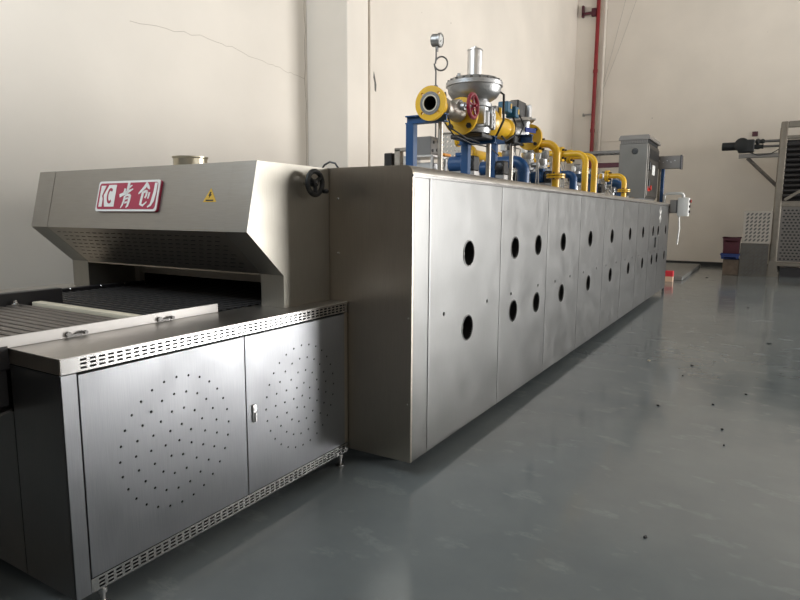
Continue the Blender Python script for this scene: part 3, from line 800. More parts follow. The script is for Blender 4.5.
q.build('impulse_line', 'black', t)
# yellow cone after the regulator
q = MB(); q.lathe((XT, 4.47, 2.25), (0, 1, 0), [(0, .09), (.05, .12), (.10, .12), (.12, .085), (.45, .075), (.47, .09), (.50, .09)], 32)
q.cyl((XT, 4.85, 2.30), (XT, 4.85, 2.41), .014, 12)
tag(q.build('reducer_pipe', 'yellow', loc=(XT, 4.7, 2.14)), 'short yellow pipe reducer between regulator and coil valve', 'pipe')
# solenoid valve
t = thing('solenoid_valve', 'silver safety valve with teal coils and a black actuator on top', 'valve', (XT, 5.38, 2.19))
q = MB(); q.lathe((XT, 5.38, 2.19), (0, 0, 1), [(0, .055), (.008, .068), (.15, .068), (.16, .075), (.17, .075)], 28)
q.cyl((XT, 5.0, 2.25), (XT, 5.38, 2.25), .055, 20); q.build('body', 'cast', t)
q = MB(); q.obox((XT, 5.38, 2.372), (.20, .24, .014), (0, 0, .5)); q.obox((XT, 5.36, 2.385), (.16, .16, .02), (0, 0, .5)); q.build('cover_plate', 'satin', t)
q = MB(); q.box(XT-.06, XT+.02, 5.22, 5.42, 2.39, 2.535, .006); q.prism([(XT-.05, 5.06, 2.40), (XT-.05, 5.22, 2.40), (XT-.05, 5.22, 2.53), (XT-.05, 5.06, 2.49)], (.06, 0, 0)); q.build('actuator_box', 'black', t)
q = MB(); q.box(XT+.0, XT+.06, 5.42, 5.47, 2.39, 2.52, .008); q.build('actuator_end', 'satin', t)
q = MB(); q.box(XT-.05, XT+.04, 4.92, 5.02, 2.385, 2.475, .006); q.box(XT-.03, XT+.06, 5.05, 5.13, 2.36, 2.45, .006); q.build('coil', 'teal', t)
q = MB(); q.box(XT+.04, XT+.045, 4.975, 5.0, 2.42, 2.46); q.box(XT+.06, XT+.065, 5.10, 5.125, 2.39, 2.43); q.build('coil_tag', 'warn', t)
q = MB(); q.box(XT-.08, XT-.01, 4.78, 4.88, 2.36, 2.42, .005); q.cyl((XT-.04, 4.86, 2.40), (XT-.04, 4.94, 2.42), .02, 12); q.build('pressure_switch', 'castdark', t)
q = MB(); q.obox((XT+.075, 5.40, 2.29), (.01, .15, .04), (0, 0, -.3)); q.build('blue_label', 'bluelabel', t)
q = MB()
q.tube([(XT+.02, 5.08, 2.38), (XT+.06, 5.06, 2.30), (XT+.08, 4.98, 2.20), (XT+.06, 4.85, 2.14), (XT+.08, 4.7, 2.16)], .008, 8)
q.tube([(XT+.04, 5.2, 2.40), (XT+.09, 5.18, 2.30), (XT+.09, 5.05, 2.18), (XT+.05, 4.95, 2.12)], .006, 8)
q.box(XT+.0, XT+.09, 4.96, 5.14, 2.13, 2.20, .01)
q.build('cable', 'rubber', t)
flange(5.60, 2.255, .118, 0, .035, 'yellow bolted flange behind the coil valve', bl=.05, br=.016)
# big cone then pipe turned towards the front, elbow down through the roof
def elbow_run(x0, xv, y, zc, r, zb, name='gas_pipe', label='', collar=None, extra=None):
    t = thing(name, label, 'pipe', (xv, y, zb), 'yellow gas elbows down into the oven')
    Rb = r*3.0
    pts = [V((x0, y, zc))]+arc((xv, y, zc), (xv-Rb, y, zc), (xv, y, zc-Rb), 10)+[V((xv, y, zb))]
    q = MB(); q.tube(pts, r, 20); q.build('pipe', 'yellow', t)
    if collar:
        q = MB(); q.lathe((xv, y, collar), (0, 0, 1), [(0, r*2.45), (.016, r*2.45)], 28); q.lathe((xv, y, collar+.024), (0, 0, 1), [(0, r*2.45), (.016, r*2.45)], 28)
        q.build('collar_flange', 'yellow', t)
        q = MB(); bolts(q, (xv, y, collar+.022), (0, 0, 1), r*1.7, 4, .009, .07); q.build('bolt', 'black', t)
    q = MB(); q.lathe((x0-.03, y, zc), (1, 0, 0), [(0, r*2.3), (.022, r*2.3)], 28); q.lathe((x0, y, zc), (1, 0, 0), [(0, r*2.3), (.022, r*2.3)], 28)
    q.build('pipe_collar', 'yellow', t)
    q = MB(); bolts(q, (x0, y, zc), (1, 0, 0), r*1.8, 4, .014, .09, PI/4); q.build('bolt', 'black', t)
    return t
elbow_run(-1.985, -1.80, 5.97, 2.232, .037, ZR, label='nearest and largest yellow elbow pipe, with a double collar low down', collar=1.895)
q = MB(); q.tube([(XT-.02, 5.62, 2.255), (XT-.04, 5.78, 2.25), (XT-.06, 5.90, 2.235), (-2.02, 5.97, 2.232)], .05, 20)
tag(q.build('connecting_pipe', 'yellow', loc=(XT, 5.8, 2.19)), 'thick yellow pipe joining the flange to the first elbow', 'pipe')
t = thing('gas_filter', 'short fat yellow gas filter drum seen between the prop tubes', 'filter', (-2.3, 5.0, ZR))
q = MB(); q.cyl((-2.40, 5.0, 2.185), (-2.20, 5.0, 2.185), .045, 22); q.lathe((-2.415, 5.0, 2.185), (1, 0, 0), [(0, .05), (.02, .055)], 22); q.build('drum', 'yellow', t)
q = MB(); q.lathe((-2.30, 5.0, 2.03), (0, 0, 1), [(0, .02), (.01, .045), (.06, .045), (.08, .03), (.12, .03)], 20); q.build('bowl', 'yellow', t)
q = MB(); q.cyl((-2.30, 5.0, ZR), (-2.30, 5.0, 2.03), .016, 12); q.build('drain_tube', 'satin', t)
elbow_run(-2.08, -1.80, 7.09, 2.235, .036, ZR, label='second yellow elbow from the camera, plain down pipe without collar')
elbow_run(-2.10, -1.80, 7.52, 2.245, .036, ZR, label='third yellow elbow, right behind the second one')
elbow_run(-2.04, -1.80, 9.34, 2.115, .036, ZR, label='farthest yellow elbow, smaller, with a collar, near the grey electrical cabinet', collar=1.88)
# rear gas manifold
t = thing('gas_manifold', 'yellow gas manifold pipe running along the roof behind the valves', 'pipe', (-2.55, 7, 2.2))
q = MB(); q.cyl((-2.55, 5.5, 2.13), (-2.55, 9.6, 2.13), .05, 18); q.build('pipe', 'yellow', t)
for y, z in ((5.97, 2.215), (7.09, 2.245), (7.52, 2.225), (9.34, 2.115)):
    if y > 6: MB().cyl((-2.55, y, z), (-2.12, y, z), .038, 16).build('branch', 'yellow', t)
q = MB()
for y in (5.52, 6.3, 8.2): q.lathe((-2.55, y, 2.13), (0, 1, 0), [(0, .085), (.02, .085)], 24); q.lathe((-2.55, y+.025, 2.13), (0, 1, 0), [(0, .085), (.02, .085)], 24)
q.build('joint_flange', 'yellow', t)
q = MB()
for y in (5.8, 6.9, 8.7): q.box(-2.60, -2.50, y-.02, y+.02, ZR, 2.085)
q.build('bracket', 'satin', t)
# valve bodies sitting in the manifold branches (silver)
for i, (y, z, w_) in enumerate(((5.75, 2.17, 'first'), (6.2, 2.19, 'second'), (6.5, 2.15, 'third'), (7.3, 2.17, 'fourth'), (8.1, 2.12, 'fifth'), (8.6, 2.1, 'sixth'), (9.05, 2.05, 'seventh'), (9.7, 2.13, 'eighth'), (10.1, 2.1, 'last'))):
    t = thing('burner_valve', 'silver burner valve block, %s from the camera in the row behind the yellow elbows' % w_, 'valve', (-2.3, y, ZR+.1), 'silver burner valves')
    x = -2.22+.05*(i % 3)
    q = MB(); q.box(x-.05, x+.05, y-.06, y+.06, z-.20, z-.08, .01); q.cyl((x-.12, y, z-.14), (x+.12, y, z-.14), .026, 14); q.cyl((x+.02, y-.09, z-.12), (x+.02, y-.055, z-.12), .03, 14);  q.cyl((x, y, ZR), (x, y, z-.05), .03, 14); q.lathe((x, y, z-.09), (0, 0, 1), [(0, .05), (.02, .06), (.07, .06), (.08, .04)], 20)
    q.build('body', 'cast', t)
    q = MB(); q.box(x-.04, x+.05, y+.0, y+.10, z-.02, z+.08, .008); q.build('coil_head', 'castdark', t)
    q = MB(); q.box(x-.045, x+.0, y-.09, y-.01, z-.02, z+.05, .006); q.build('terminal_box', 'whiteplastic', t)
    q = MB(); q.tube([(x+.05, y+.05, z+.02), (x+.12, y+.03, z+.0), (x+.12, y-.03, z-.12), (x+.14, y-.05, ZR+.01)], .006, 8); q.tube([(x+.0, y-.05, z+.04), (x+.08, y-.1, z+.06), (x+.14, y-.12, z-.1), (x+.13, y-.12, ZR+.01)], .005, 8)
    q.build('cable', 'cable', t)
# blue air ducts with elbow
def air_duct(x0, x1, y, z, r, lb, capped=True):
    t = thing('air_duct', lb, 'duct', (x1, y, ZR), 'blue combustion air ducts')
    Rb = r*1.6
    pts = [V((x0, y, z))]+arc((x1, y, z), (x1-Rb, y, z), (x1, y, z-Rb), 8)+[V((x1, y, ZR))]
    MB().tube(pts, r, 22).build('pipe', 'blue', t)
    q = MB(); q.lathe((x0-.012, y, z), (1, 0, 0), [(0, r*.9), (.006, r*1.02), (.02, r*1.02)], 24); q.build('end_cap', 'dark', t)
    q = MB(); q.torus((x1, y, z-Rb), (0, 0, 1), r, .004, 24, 6); q.torus((x1-Rb, y, z), (1, 0, 0), r, .004, 24, 6); q.build('weld_seam', 'blue', t)
    return t
air_duct(-2.30, -2.00, 5.60, 2.035, .057, 'blue air duct with a big elbow just right of the third prop tube')
air_duct(-2.20, -1.85, 6.8, 1.985, .042, 'blue air duct elbow under the nearest yellow elbow')
air_duct(-2.20, -1.90, 7.9, 2.01, .055, 'blue air duct behind the second and third yellow elbows')
air_duct(-2.32, -1.93, 9.75, 2.03, .058, 'farthest blue air duct, by the grey electrical cabinet')
t = thing('air_drum', 'fat blue air drum lying behind the down pipe of the nearest yellow elbow', 'drum', (-2.12, 6.78, ZR))
q = MB(); q.lathe((-2.30, 6.70, 2.0), (1, 0, 0), [(0, .05), (.01, .066), (.31, .066), (.325, .058), (.33, .03)], 26); q.build('shell', 'blue', t)
q = MB(); q.box(-2.26, -2.0, 6.66, 6.74, ZR, 1.94, .004); q.build('cradle', 'blue', t)
# burner blowers
def blower(x, y, z, lb, L_=.24, ring_=True):
    t = thing('burner_blower', lb, 'blower', (x, y, ZR), 'burner blowers on the oven roof')
    q = MB(); q.lathe((x-L_/2, y, z), (1, 0, 0), [(0, .04), (.008, .064), (L_*.55, .066), (L_*.56, .060), (L_*.62, .060)], 28); q.build('fan_housing', 'blue', t)
    if ring_: q = MB(); q.lathe((x-L_/2+L_*.62, y, z), (1, 0, 0), [(0, .060), (.014, .060)], 28); q.build('orange_ring', 'orange', t)
    q = MB(); q.box(x+.04, x+.12, y-.06, y+.06, z-.06, z+.06, .01); q.lathe((x+.08, y-.06, z), (0, -1, 0), [(0, .04), (.012, .04), (.016, .02)], 20)
    q.build('valve_block', 'black', t)
    q = MB(); q.box(x-.10, x+.12, y-.05, y+.05, ZR, z-.058, .004); q.build('foot_plate', 'satin_dark', t)
    q = MB(); q.box(x-.06, x+.02, y-.03, y+.04, z+.06, z+.09, .004); q.build('terminal_box', 'blue', t)
    return t
blower(-2.16, 4.6, 1.945, 'blue burner blower with an orange ring beside the blue frame leg')
blower(-2.12, 5.15, 1.945, 'blue burner blower between the second and third prop tubes', ring_=False)
blower(-2.05, 6.32, 1.93, 'blue burner blower just left of the nearest yellow elbow', ring_=False)
blower(-2.02, 8.45, 1.90, 'blue burner blower right of the third yellow elbow', ring_=False)
blower(-2.05, 10.4, 1.92, 'farthest blue burner blower, in front of the grey electrical cabinet', ring_=False)
# silver ribbed motors
def motor(x, y, z, lb):
    t = thing('fan_motor', lb, 'motor', (x, y, ZR), 'ribbed fan motors on the oven roof')
    q = MB(); pr_ = [(0, .04)]
    for k_ in range(10): pr_ += [(.012+k_*.018, .056), (.018+k_*.018, .056), (.019+k_*.018, .048), (.029+k_*.018, .048)]
    q.lathe((x, y-.1, z), (0, 1, 0), pr_, 20); q.build('housing', 'castdark', t)
    q = MB(); q.lathe((x, y-.14, z), (0, 1, 0), [(0, .03), (.006, .054), (.045, .058)], 24); q.build('fan_cover', 'black', t)
    q = MB(); q.box(x-.05, x+.05, y-.06, y+.06, ZR, z-.045, .004); q.build('foot_plate', 'satin_dark', t)
    return t
motor(-2.10, 5.85, 1.90, 'ribbed grey motor low on the roof left of the nearest yellow elbow')
motor(-2.00, 8.75, 1.90, 'ribbed grey motor behind the third yellow elbow')
# frames of ignition boxes at the near end
t = thing('control_box', 'grey junction box on a small bracket behind the blue frame leg', 'box', (-2.52, 4.6, ZR))
q = MB(); q.box(-2.60, -2.42, 4.52, 4.70, 2.02, 2.175, .005); q.build('case', 'boxgrey', t)
q = MB()
for k_, (dy, dz) in enumerate(((.03, .04), (.05, .11), (.11, .05), (.13, .12))): q.lathe((-2.42, 4.52+dy, 2.02+dz), (1, 0, 0), [(0, .014), (.006, .014)], 12)
q.build('knock_out', 'black', t)
q = MB(); q.cyl((-2.44, 4.64, 2.175), (-2.44, 4.64, 2.45), .007, 8); q.build('conduit', 'castdark', t)
q = MB(); q.box(-2.66, -2.38, 4.48, 4.74, 2.005, 2.02); q.box(-2.66, -2.64, 4.48, 4.74, ZR, 2.01); q.box(-2.40, -2.38, 4.48, 4.50, ZR, 2.01); q.box(-2.40, -2.38, 4.72, 4.74, ZR, 2.01); q.build('bracket', 'satin', t)
q = MB(); q.box(-2.40, -2.33, 4.60, 4.72, 2.02, 2.04, .004); q.build('terminal_strip', 'orange', t)
q = MB(); q.box(-2.56, -2.40, 4.5, 4.68, ZR+.03, 1.96, .006); q.cyl((-2.41, 4.57, 1.88), (-2.39, 4.57, 1.88), .035, 18); q.build('transformer', 'cast', t)
t = thing('valve_actuator', 'small black actuator on a steel bracket at the left end of the roof', 'actuator', (-2.85, 4.6, ZR))
q = MB(); q.box(-2.90, -2.82, 4.55, 4.66, ZR+.03, 2.06, .006); q.lathe((-2.99, 4.6, 1.93), (1, 0, -.15), [(0, .012), (.01, .022), (.05, .022), (.055, .018), (.12, .018)], 16); q.build('body', 'black', t)
q = MB(); q.box(-2.80, -2.74, 4.56, 4.62, ZR, 2.09, .004); q.box(-2.80, -2.66, 4.56, 4.62, 2.07, 2.10, .004); q.build('bracket', 'post', t)
# perforated tray standing behind
def dimples(u0, u1, v0, v1, nu, nv, w_, h_, slant=.35):
    hs = []
    for i in range(nu):
        for j in range(nv):
            cu = u0+(u1-u0)*(i+.5)/nu; cv = v0+(v1-v0)*(j+.5)/nv
            c, s_ = math.cos(.9), math.sin(.9)
            pts = [(w_*math.cos(a_), h_*math.sin(a_)) for a_ in [k_*PI/4 for k_ in range(8)]]
            hs.append([(cu+p*c-q_*s_, cv+p*s_+q_*c) for p, q_ in pts])
    return hs
q = MB(); q.plate(rect(-2.68, -2.38, 1.83, 2.285), dimples(-2.67, -2.39, 1.84, 2.275, 7, 10, .012, .007), lambda u, v: (u, 5.2, v), (0, .004, 0))
q.box(-2.69, -2.68, 5.18, 5.22, ZR, 2.29); q.box(-2.38, -2.37, 5.18, 5.22, ZR, 2.29); q.box(-2.69, -2.37, 5.18, 5.22, 2.285, 2.295)
tag(q.build('perforated_guard', 'sheetbright', loc=(-2.53, 5.2, ZR), smooth=0), 'perforated pale sheet guard standing behind the regulator', 'guard')
# cables lying over the roof clutter
q = MB()
random.seed(3)
for k_ in range(9):
    y = 5.0+k_*.62; x = -2.35+random.uniform(-.1, .2)
    q.tube([(x, y, ZR+.01), (x+.05, y+.05, ZR+.12), (x+.14, y+.12, ZR+.15), (x+.2, y+.22, ZR+.06), (x+.22, y+.3, ZR+.008)], .006, 6)
o = q.build('cable_loops', 'cable', loc=(-2.3, 7, ZR)); tag(o, 'thin grey cables looping between the burner units on the roof', 'cable')

# ------------------------------------------------------------------ electrical cabinet on the far end
t = thing('electrical_cabinet', 'tall grey electrical cabinet with a pitched roof standing on the far oven end', 'cabinet', (-2.15, 12.4, ZR))
EX0, EX1, EY0, EY1 = -2.39, -1.90, 11.8, 13.05
MB().box(EX0, EX1, EY0, EY1, 1.86, 2.84, .006).build('case', 'elcab', t)
q = MB(); q.box(EX0+.02, EX1-.02, EY0+.02, EY1-.02, 1.797, 1.86); q.build('plinth', 'satin_dark', t)
q = MB(); q.box(EX0-.02, EX1+.03, EY0-.02, EY1+.03, 2.905, 2.93)
q.prism([(EX0-.02, EY0-.02, 2.93), (EX1+.03, EY0-.02, 2.93), (EX1+.0, EY0-.02, 2.985), (EX0+.01, EY0-.02, 2.985)], (0, EY1-EY0+.05, 0))
q.build('roof_cap', 'sheetgrey', t, smooth=0)
q = MB(); hs = []
for i in range(16):
    for j in range(2): hs.append(circ(EX0+.03+i*.0285, 2.86+j*.025, .008, 6))
q.plate(rect(EX0+.01, EX1-.01, 2.842, 2.903), hs, lambda u, v: (u, EY0+.004, v), (0, .003, 0)); q.mat(1).box(EX0+.02, EX1-.02, EY0+.02, EY1-.02, 2.84, 2.905)
q.build('vent_strip', ['sheetgrey', 'hole'], t, smooth=0)
q = MB(); q.lathe((-2.12, EY0, 2.70), (0, -1, 0), [(0, .055), (.01, .055), (.012, .040), (.004, .038)], 28, False); q.lathe((-2.12, EY0-.004, 2.70), (0, -1, 0), [(0, 0), (0, .04)], 28, False)
q.lathe((-2.12, EY0-.002, 2.70), (0, -1, 0), [(0, .018), (.012, .016)], 18)
q.build('vent_grommet', 'black', t)
d_ = MB().box(EX1, EX1+.02, EY0+.04, EY1-.04, 1.90, 2.80, .004).build('door', 'elcab', t)
q = MB(); q.box(EX1+.02, EX1+.026, EY0+.1, EY1-.1, 2.58, 2.75); q.build('meter_window', 'black', d_)
q = MB()
for z in (2.44, 2.12): q.box(EX1+.02, EX1+.045, EY0+.12, EY0+.2, z-.08, z+.08, .006)
q.build('door_latch', 'black', d_)
q = MB(); q.box(EX1+.02, EX1+.028, EY0+.45, EY0+.75, 2.30, 2.48); q.build('label_plate', 'whiteplastic', d_)
q = MB(); q.box(EX1+.02, EX1+.03, EY0+.06, EY0+.30, 1.99, 2.07); q.cyl((EX1+.03, EY0+.18, 2.05), (EX1+.07, EY0+.18, 2.05), .045, 16); q.build('main_switch', 'redswitch', d_)
# trunking beyond it
t = thing('cable_trunking', 'grey steel cable trunking arm sticking out right of the electrical cabinet', 'trunking', (-1.7, 13.4, 2.4))
MB().box(-2.35, -1.50, 13.10, 13.28, 2.47, 2.71, .004).build('channel', 'sheetgrey', t)
MB().box(-1.505, -1.475, 13.08, 13.30, 2.45, 2.72, .003).build('end_cap', 'dark', t)
q = MB()
for k_ in range(6): q.lathe((-1.95+.07*k_, 13.10, 2.59+.03*(k_ % 2)), (0, -1, 0), [(0, .008), (.004, .008)], 8)
q.build('rivet', 'satin', t)
MB().box(-1.85, -1.79, 13.20, 13.26, Zt, 2.47, .003).build('leg', 'blue', t)
MB().box(-1.90, -1.86, 13.20, 13.26, Zt, 2.47, .003).build('leg', 'beige', t)
# swing arm operator box
t = thing('operator_box', 'white control box on a bent tube arm at the far oven corner', 'control panel', (-1.45, 13.3, Zt))
q = MB(); q.tube([V((-1.76, 13.2, Zt)), V((-1.76, 13.2, 1.96)), V((-1.70, 13.2, 1.985))]+arc((-1.41, 13.2, 1.985), (-1.47, 13.2, 1.985), (-1.41, 13.2, 1.925), 6)+[V((-1.41, 13.2, 1.90))], .028, 14); q.build('arm', 'whiteplastic', t)
MB().box(-1.50, -1.30, 13.10, 13.32, 1.54, 1.90, .015, 2).build('case', 'whiteplastic', t)
q = MB(); q.box(-1.645, -1.48, 13.16, 13.30, 1.60, 1.86, .008); q.build('rear_housing', 'sheetgrey', t)
q = MB()
for z in (1.83, 1.73, 1.63): q.cyl((-1.30, 13.19, z), (-1.275, 13.19, z), .026, 14)
q.box(-1.52, -1.50, 13.085, 13.10, 1.60, 1.85)
q.build('button', 'black', t)
q = MB(); q.cyl((-1.275, 13.19, 1.83), (-1.26, 13.19, 1.83), .03, 14); q.build('stop_button', 'redswitch', t)
q = MB(); q.tube([(-1.47, 13.2, 1.56), (-1.45, 13.2, 1.30), (-1.47, 13.2, .98)], .016, 10); q.build('flexible_conduit', 'whiteplastic', t)
q = MB(); q.box(-1.715, -1.672, 13.36, 13.40, 0, 1.78, .004)
tag(q.build('exit_post', 'dark', loc=(-1.69, 13.38, 0)), 'dark upright post just past the far corner of the oven', 'post')
# low plinth and red marker block behind the oven
q = MB(); q.box(-3.6, -1.60, 15.9, 20.6, 0, .10, .01)
tag(q.build('low_platform', 'slab', loc=(-2.6, 18, 0)), 'low grey platform on the floor beyond the oven end', 'platform')
t = thing('marker_block', 'red and cream striped block on the floor at the far oven corner', 'block', (-1.84, 15.5, 0))
MB().box(-1.93, -1.76, 15.45, 15.60, .0, .125, .004).build('lower_half', 'creammark', t)
MB().box(-1.93, -1.76, 15.45, 15.60, .125, .26, .004).build('upper_half', 'redmark', t)
# overhead cable ladder behind the valves
q = MB(); q.box(-3.9, -2.6, 14.9, 15.0, 2.99, 3.05); q.box(-3.9, -2.6, 15.3, 15.4, 2.99, 3.05)
for k_ in range(12): q.box(-3.85+k_*.105, -3.81+k_*.105, 15.0, 15.3, 3.0, 3.03)
for x in (-3.85, -2.7): q.box(x, x+.08, 15.12, 15.2, 0, 2.99)
tag(q.build('cable_ladder', 'castdark', loc=(-3.2, 15.1, 0)), 'grey cable ladder on legs behind the far end of the oven', 'cable tray')
q = MB(); q.box(-3.55, -2.75, 15.12, 15.2, 2.68, 2.79, .01)
tag(q.build('red_pipe_header', 'maroon', loc=(-3.2, 15.1, 2.68)), 'dark red bar below the cable ladder', 'bar')

# ------------------------------------------------------------------ boxes added to keep daylight off the lower back wall
t = thing('rear_light_blocker', 'long dark box added behind the roller rack to shade the back wall', 'machine', (4.6, 19.9, 0))
MB().box(1.1, 9.6, 19.2, 20.7, .12, 3.9, .02).build('housing', 'boxgrey', t)
for x in (1.2, 4.0, 6.8): MB().box(x, x+1.2, 19.16, 19.2, .5, 2.6, .01).build('door', 'boxgrey', t)
for x in (1.2, 8.0):
    for y in (19.3, 20.5): MB().box(x, x+.1, y, y+.1, 0, .12).build('foot', 'dark', t)
t = thing('side_light_blocker', 'grey box added out of frame right of the oven end to block daylight', 'machine', (5.5, 16.2, 0))
MB().box(2.6, 8.6, 15.5, 17.0, .15, 4.2, .03).build('housing', 'boxgrey', t)  # unseen block, added to stop daylight reaching the lower back wall
for x in (2.9, 4.9, 6.9): MB().box(x, x+1.5, 15.46, 15.5, .5, 2.8, .01).build('door', 'elcab', t)
for x in (2.7, 8.4):
    for y in (15.6, 16.8): MB().box(x, x+.1, y, y+.1, 0, .15).build('foot', 'dark', t)
# ------------------------------------------------------------------ right background: roller rack
YR = 18.5
t = thing('roller_rack', 'tall steel rack of horizontal rollers at the right edge of the photo', 'rack', (1.4, YR, 0))
RX0, RX1 = .17, 2.7
q = MB(); q.box(RX0, RX0+.16, YR-.08, YR+.08, .0, 3.93, .03, 3); q.build('post', 'beige', t)
q = MB(); q.box(RX1-.16, RX1, YR-.08, YR+.08, .0, 3.93, .03, 3); q.build('post', 'beige', t)
for y in (YR+1.2,):
    for x in (RX0, RX1-.16): MB().box(x, x+.16, y-.08, y+.08, 0, 3.93, .03, 3).build('post', 'beige', t)
for z0, z1, nm in ((3.78, 3.93, 'top_rail'), (1.80, 1.94, 'middle_rail'), (.28, .38, 'bottom_rail'), (3.50, 3.58, 'upper_rail')):
    MB().box(RX0+.16, RX1-.16, YR-.06, YR+.06, z0, z1, .01).build(nm, 'beige', t)
for z in (3.78, 1.80): 
    for x in (RX0+.03, RX1-.13): MB().box(x, x+.1, YR+.08, YR+1.12, z, z+.12, .01).build('side_rail', 'beige', t)
for k_ in range(11):
    z = 2.08+k_*.128
    q = MB().mat(0); q.cyl((RX0+.16, YR+.02, z), (RX1-.16, YR+.02, z), .045, 14)
    q.mat(1); q.cyl((RX0+.62, YR-.03, z+.01), (RX0+.70, YR-.03, z+.01), .035, 12)
    q.build('roller', ['dark', 'dialface'], t)
q = MB(); q.obox((RX0+.75, YR-.09, 2.35), (1.3, .05, .07), (0, -.62, 0)); q.build('diagonal_brace', 'beige', t)
hs = []
for i in range(24):
    for j in range(17):
        cu = RX0+.24+i*.088+(.044 if j % 2 else 0); cv = .46+j*.078
        if cu > RX1-.25: continue
        hs.append([(cu-.030, cv), (cu-.016, cv+.020), (cu+.016, cv+.020), (cu+.030, cv), (cu+.016, cv-.020), (cu-.016, cv-.020)])
q = MB(); q.plate(rect(RX0+.17, RX1-.17, .40, 1.80), hs, lambda u, v: (u, YR-.03, v), (0, .01, 0)); q.mat(1).box(RX0+.17, RX1-.17, YR+.02, YR+.03, .40, 1.80)
q.build('perforated_sheet', ['sheetgrey', 'dark'], t, smooth=0)
MB().box(.95, 1.05, YR-.04, YR+.04, 3.93, 4.3).build('top_stub', 'beige', t)
MB().box(RX0+.17, RX1-.17, YR+.25, YR+.27, 1.95, 3.5).build('dark_gap_sheet', 'dark', t)  # dark sheet added to make the gaps between rollers read dark
# feet splay
q = MB(); q.prism([(RX0-.06, YR-.1, 0), (RX0+.24, YR-.1, 0), (RX0+.16, YR-.1, .40), (RX0-.0, YR-.1, .40)], (0, .2, 0)); q.build('foot', 'beige', t, smooth=0)
q = MB(); q.box(RX0+.26, RX1-.2, YR-.0, YR+.6, .0, .24); q.build('base_box', 'dark', t)
# drive motor on an arm
t = thing('drive_motor', 'black geared drive motor held out on a strutted bracket left of the roller rack', 'motor', (-.55, YR, 3.1))
q = MB(); q.lathe((-1.13, YR, 3.375), (1, 0, 0), [(0, .09), (.015, .105), (.36, .105), (.37, .09), (.50, .09)], 24); q.build('motor_can', 'motor', t)
q = MB(); q.lathe((-.67, YR-.16, 3.40), (0, 1, 0), [(0, .13), (.02, .17), (.28, .17), (.30, .13)], 28); q.box(-.75, -.38, YR-.14, YR+.14, 3.20, 3.52, .02); q.build('gearbox', 'motor', t)
q = MB(); q.cyl((-.42, YR, 3.47), (.17, YR, 3.47), .035, 14); q.cyl((-.42, YR, 3.34), (.17, YR, 3.34), .03, 14); q.build('drive_shaft', 'castdark', t)
q = MB(); q.lathe((-.36, YR, 3.47), (1, 0, 0), [(0, .06), (.05, .08), (.10, .05), (.16, .065), (.2, .04)], 16); q.lathe((-.38, YR, 3.34), (1, 0, 0), [(0, .06), (.08, .07), (.14, .05), (.2, .06)], 16); q.build('coupling', 'motor', t)
MB().box(-.72, .17, YR-.08, YR+.08, 3.06, 3.16, .005).build('bracket_arm', 'sheetgrey', t)
q = MB(); a_, b_ = V((-.52, YR, 3.06)), V((.19, YR, 2.33)); q.tube([a_, b_], .045, 4); q.build('strut', 'sheetgrey', t)
q = MB(); q.tube([(-.5, YR-.1, 3.2), (-.3, YR-.12, 3.12), (0, YR-.12, 3.14), (.17, YR-.1, 3.25)], .012, 6); q.build('motor_cable', 'black', t)
# two perforated crates stacked
def crate(z0, x0, mat, lb):
    t = thing('perforated_crate', lb, 'crate', (x0+.32, YR-.2, z0), 'perforated metal crates beside the rack')
    w_, h_, dp = .64, .84, .42
    q = MB(); q.plate(rect(x0+.012, x0+w_-.012, z0+.012, z0+h_-.012), dimples(x0+.04, x0+w_-.04, z0+.04, z0+h_-.04, 6, 8, .048, .022), lambda u, v: (u, YR-.28, v), (0, .006, 0))
    q.mat(1).box(x0+.012, x0+w_-.012, YR-.25, YR-.24, z0+.012, z0+h_-.012); q.build('front_sheet', [mat, 'castdark'], t, smooth=0)
    q = MB(); q.box(x0, x0+.015, YR-.28, YR+dp-.28, z0, z0+h_); q.box(x0+w_-.015, x0+w_, YR-.28, YR+dp-.28, z0, z0+h_)
    q.box(x0+.015, x0+w_-.015, YR-.28, YR+dp-.28, z0, z0+.015); q.box(x0+.015, x0+w_-.015, YR-.28, YR+dp-.28, z0+h_-.015, z0+h_); q.build('frame', mat, t)
crate(.0, -.50, 'cratedark', 'lower perforated metal crate on the floor beside the rack, darker grey')
crate(.853, -.475, 'sheetbright', 'upper perforated metal crate of the stacked pair, paler')
# basket pile
q = MB(); q.box(-.88, -.50, YR-.25, YR+.12, .0, .42, .01)
tag(q.build('board_box', 'card', loc=(-.69, YR, 0)), 'brown board box on the floor left of the crates, under the baskets', 'box')
def basket(x0, x1, z0, z1, mat, lb, tilt=0.):
    y0, y1 = YR-.30, YR+.12
    hs = [rect(x0+(x1-x0)*(.18), x0+(x1-x0)*.82, z1-.12, z1-.07)]
    t = thing('plastic_basket', lb, 'basket', ((x0+x1)/2, YR-.1, z0), 'plastic baskets on the board box')
    q = MB(); q.plate([(x0+.03, z0), (x1-.03, z0), (x1, z1), (x0, z1)], hs, lambda u, v: (u, y0, v), (0, .012, 0))
    q.box(x0+.02, x0+.034, y0+.012, y1, z0, z1); q.box(x1-.034, x1-.02, y0+.012, y1, z0, z1); q.box(x0+.03, x1-.03, y1-.012, y1, z0, z1); q.box(x0+.03, x1-.03, y0, y1, z0, z0+.012)
    q.build('shell', mat, t, smooth=0)
    q = MB(); q.tube([(x0, y0-.01, z1), (x1, y0-.01, z1), (x1, y1, z1), (x0, y1, z1)], .018, 8, closed=True); q.build('rim', mat, t)
basket(-.95, -.50, .425, .55, 'bluebox', 'shallow blue plastic basket under the maroon one')
basket(-.92, -.50, .57, .99, 'maroon', 'maroon plastic basket on top of the pile left of the crates')

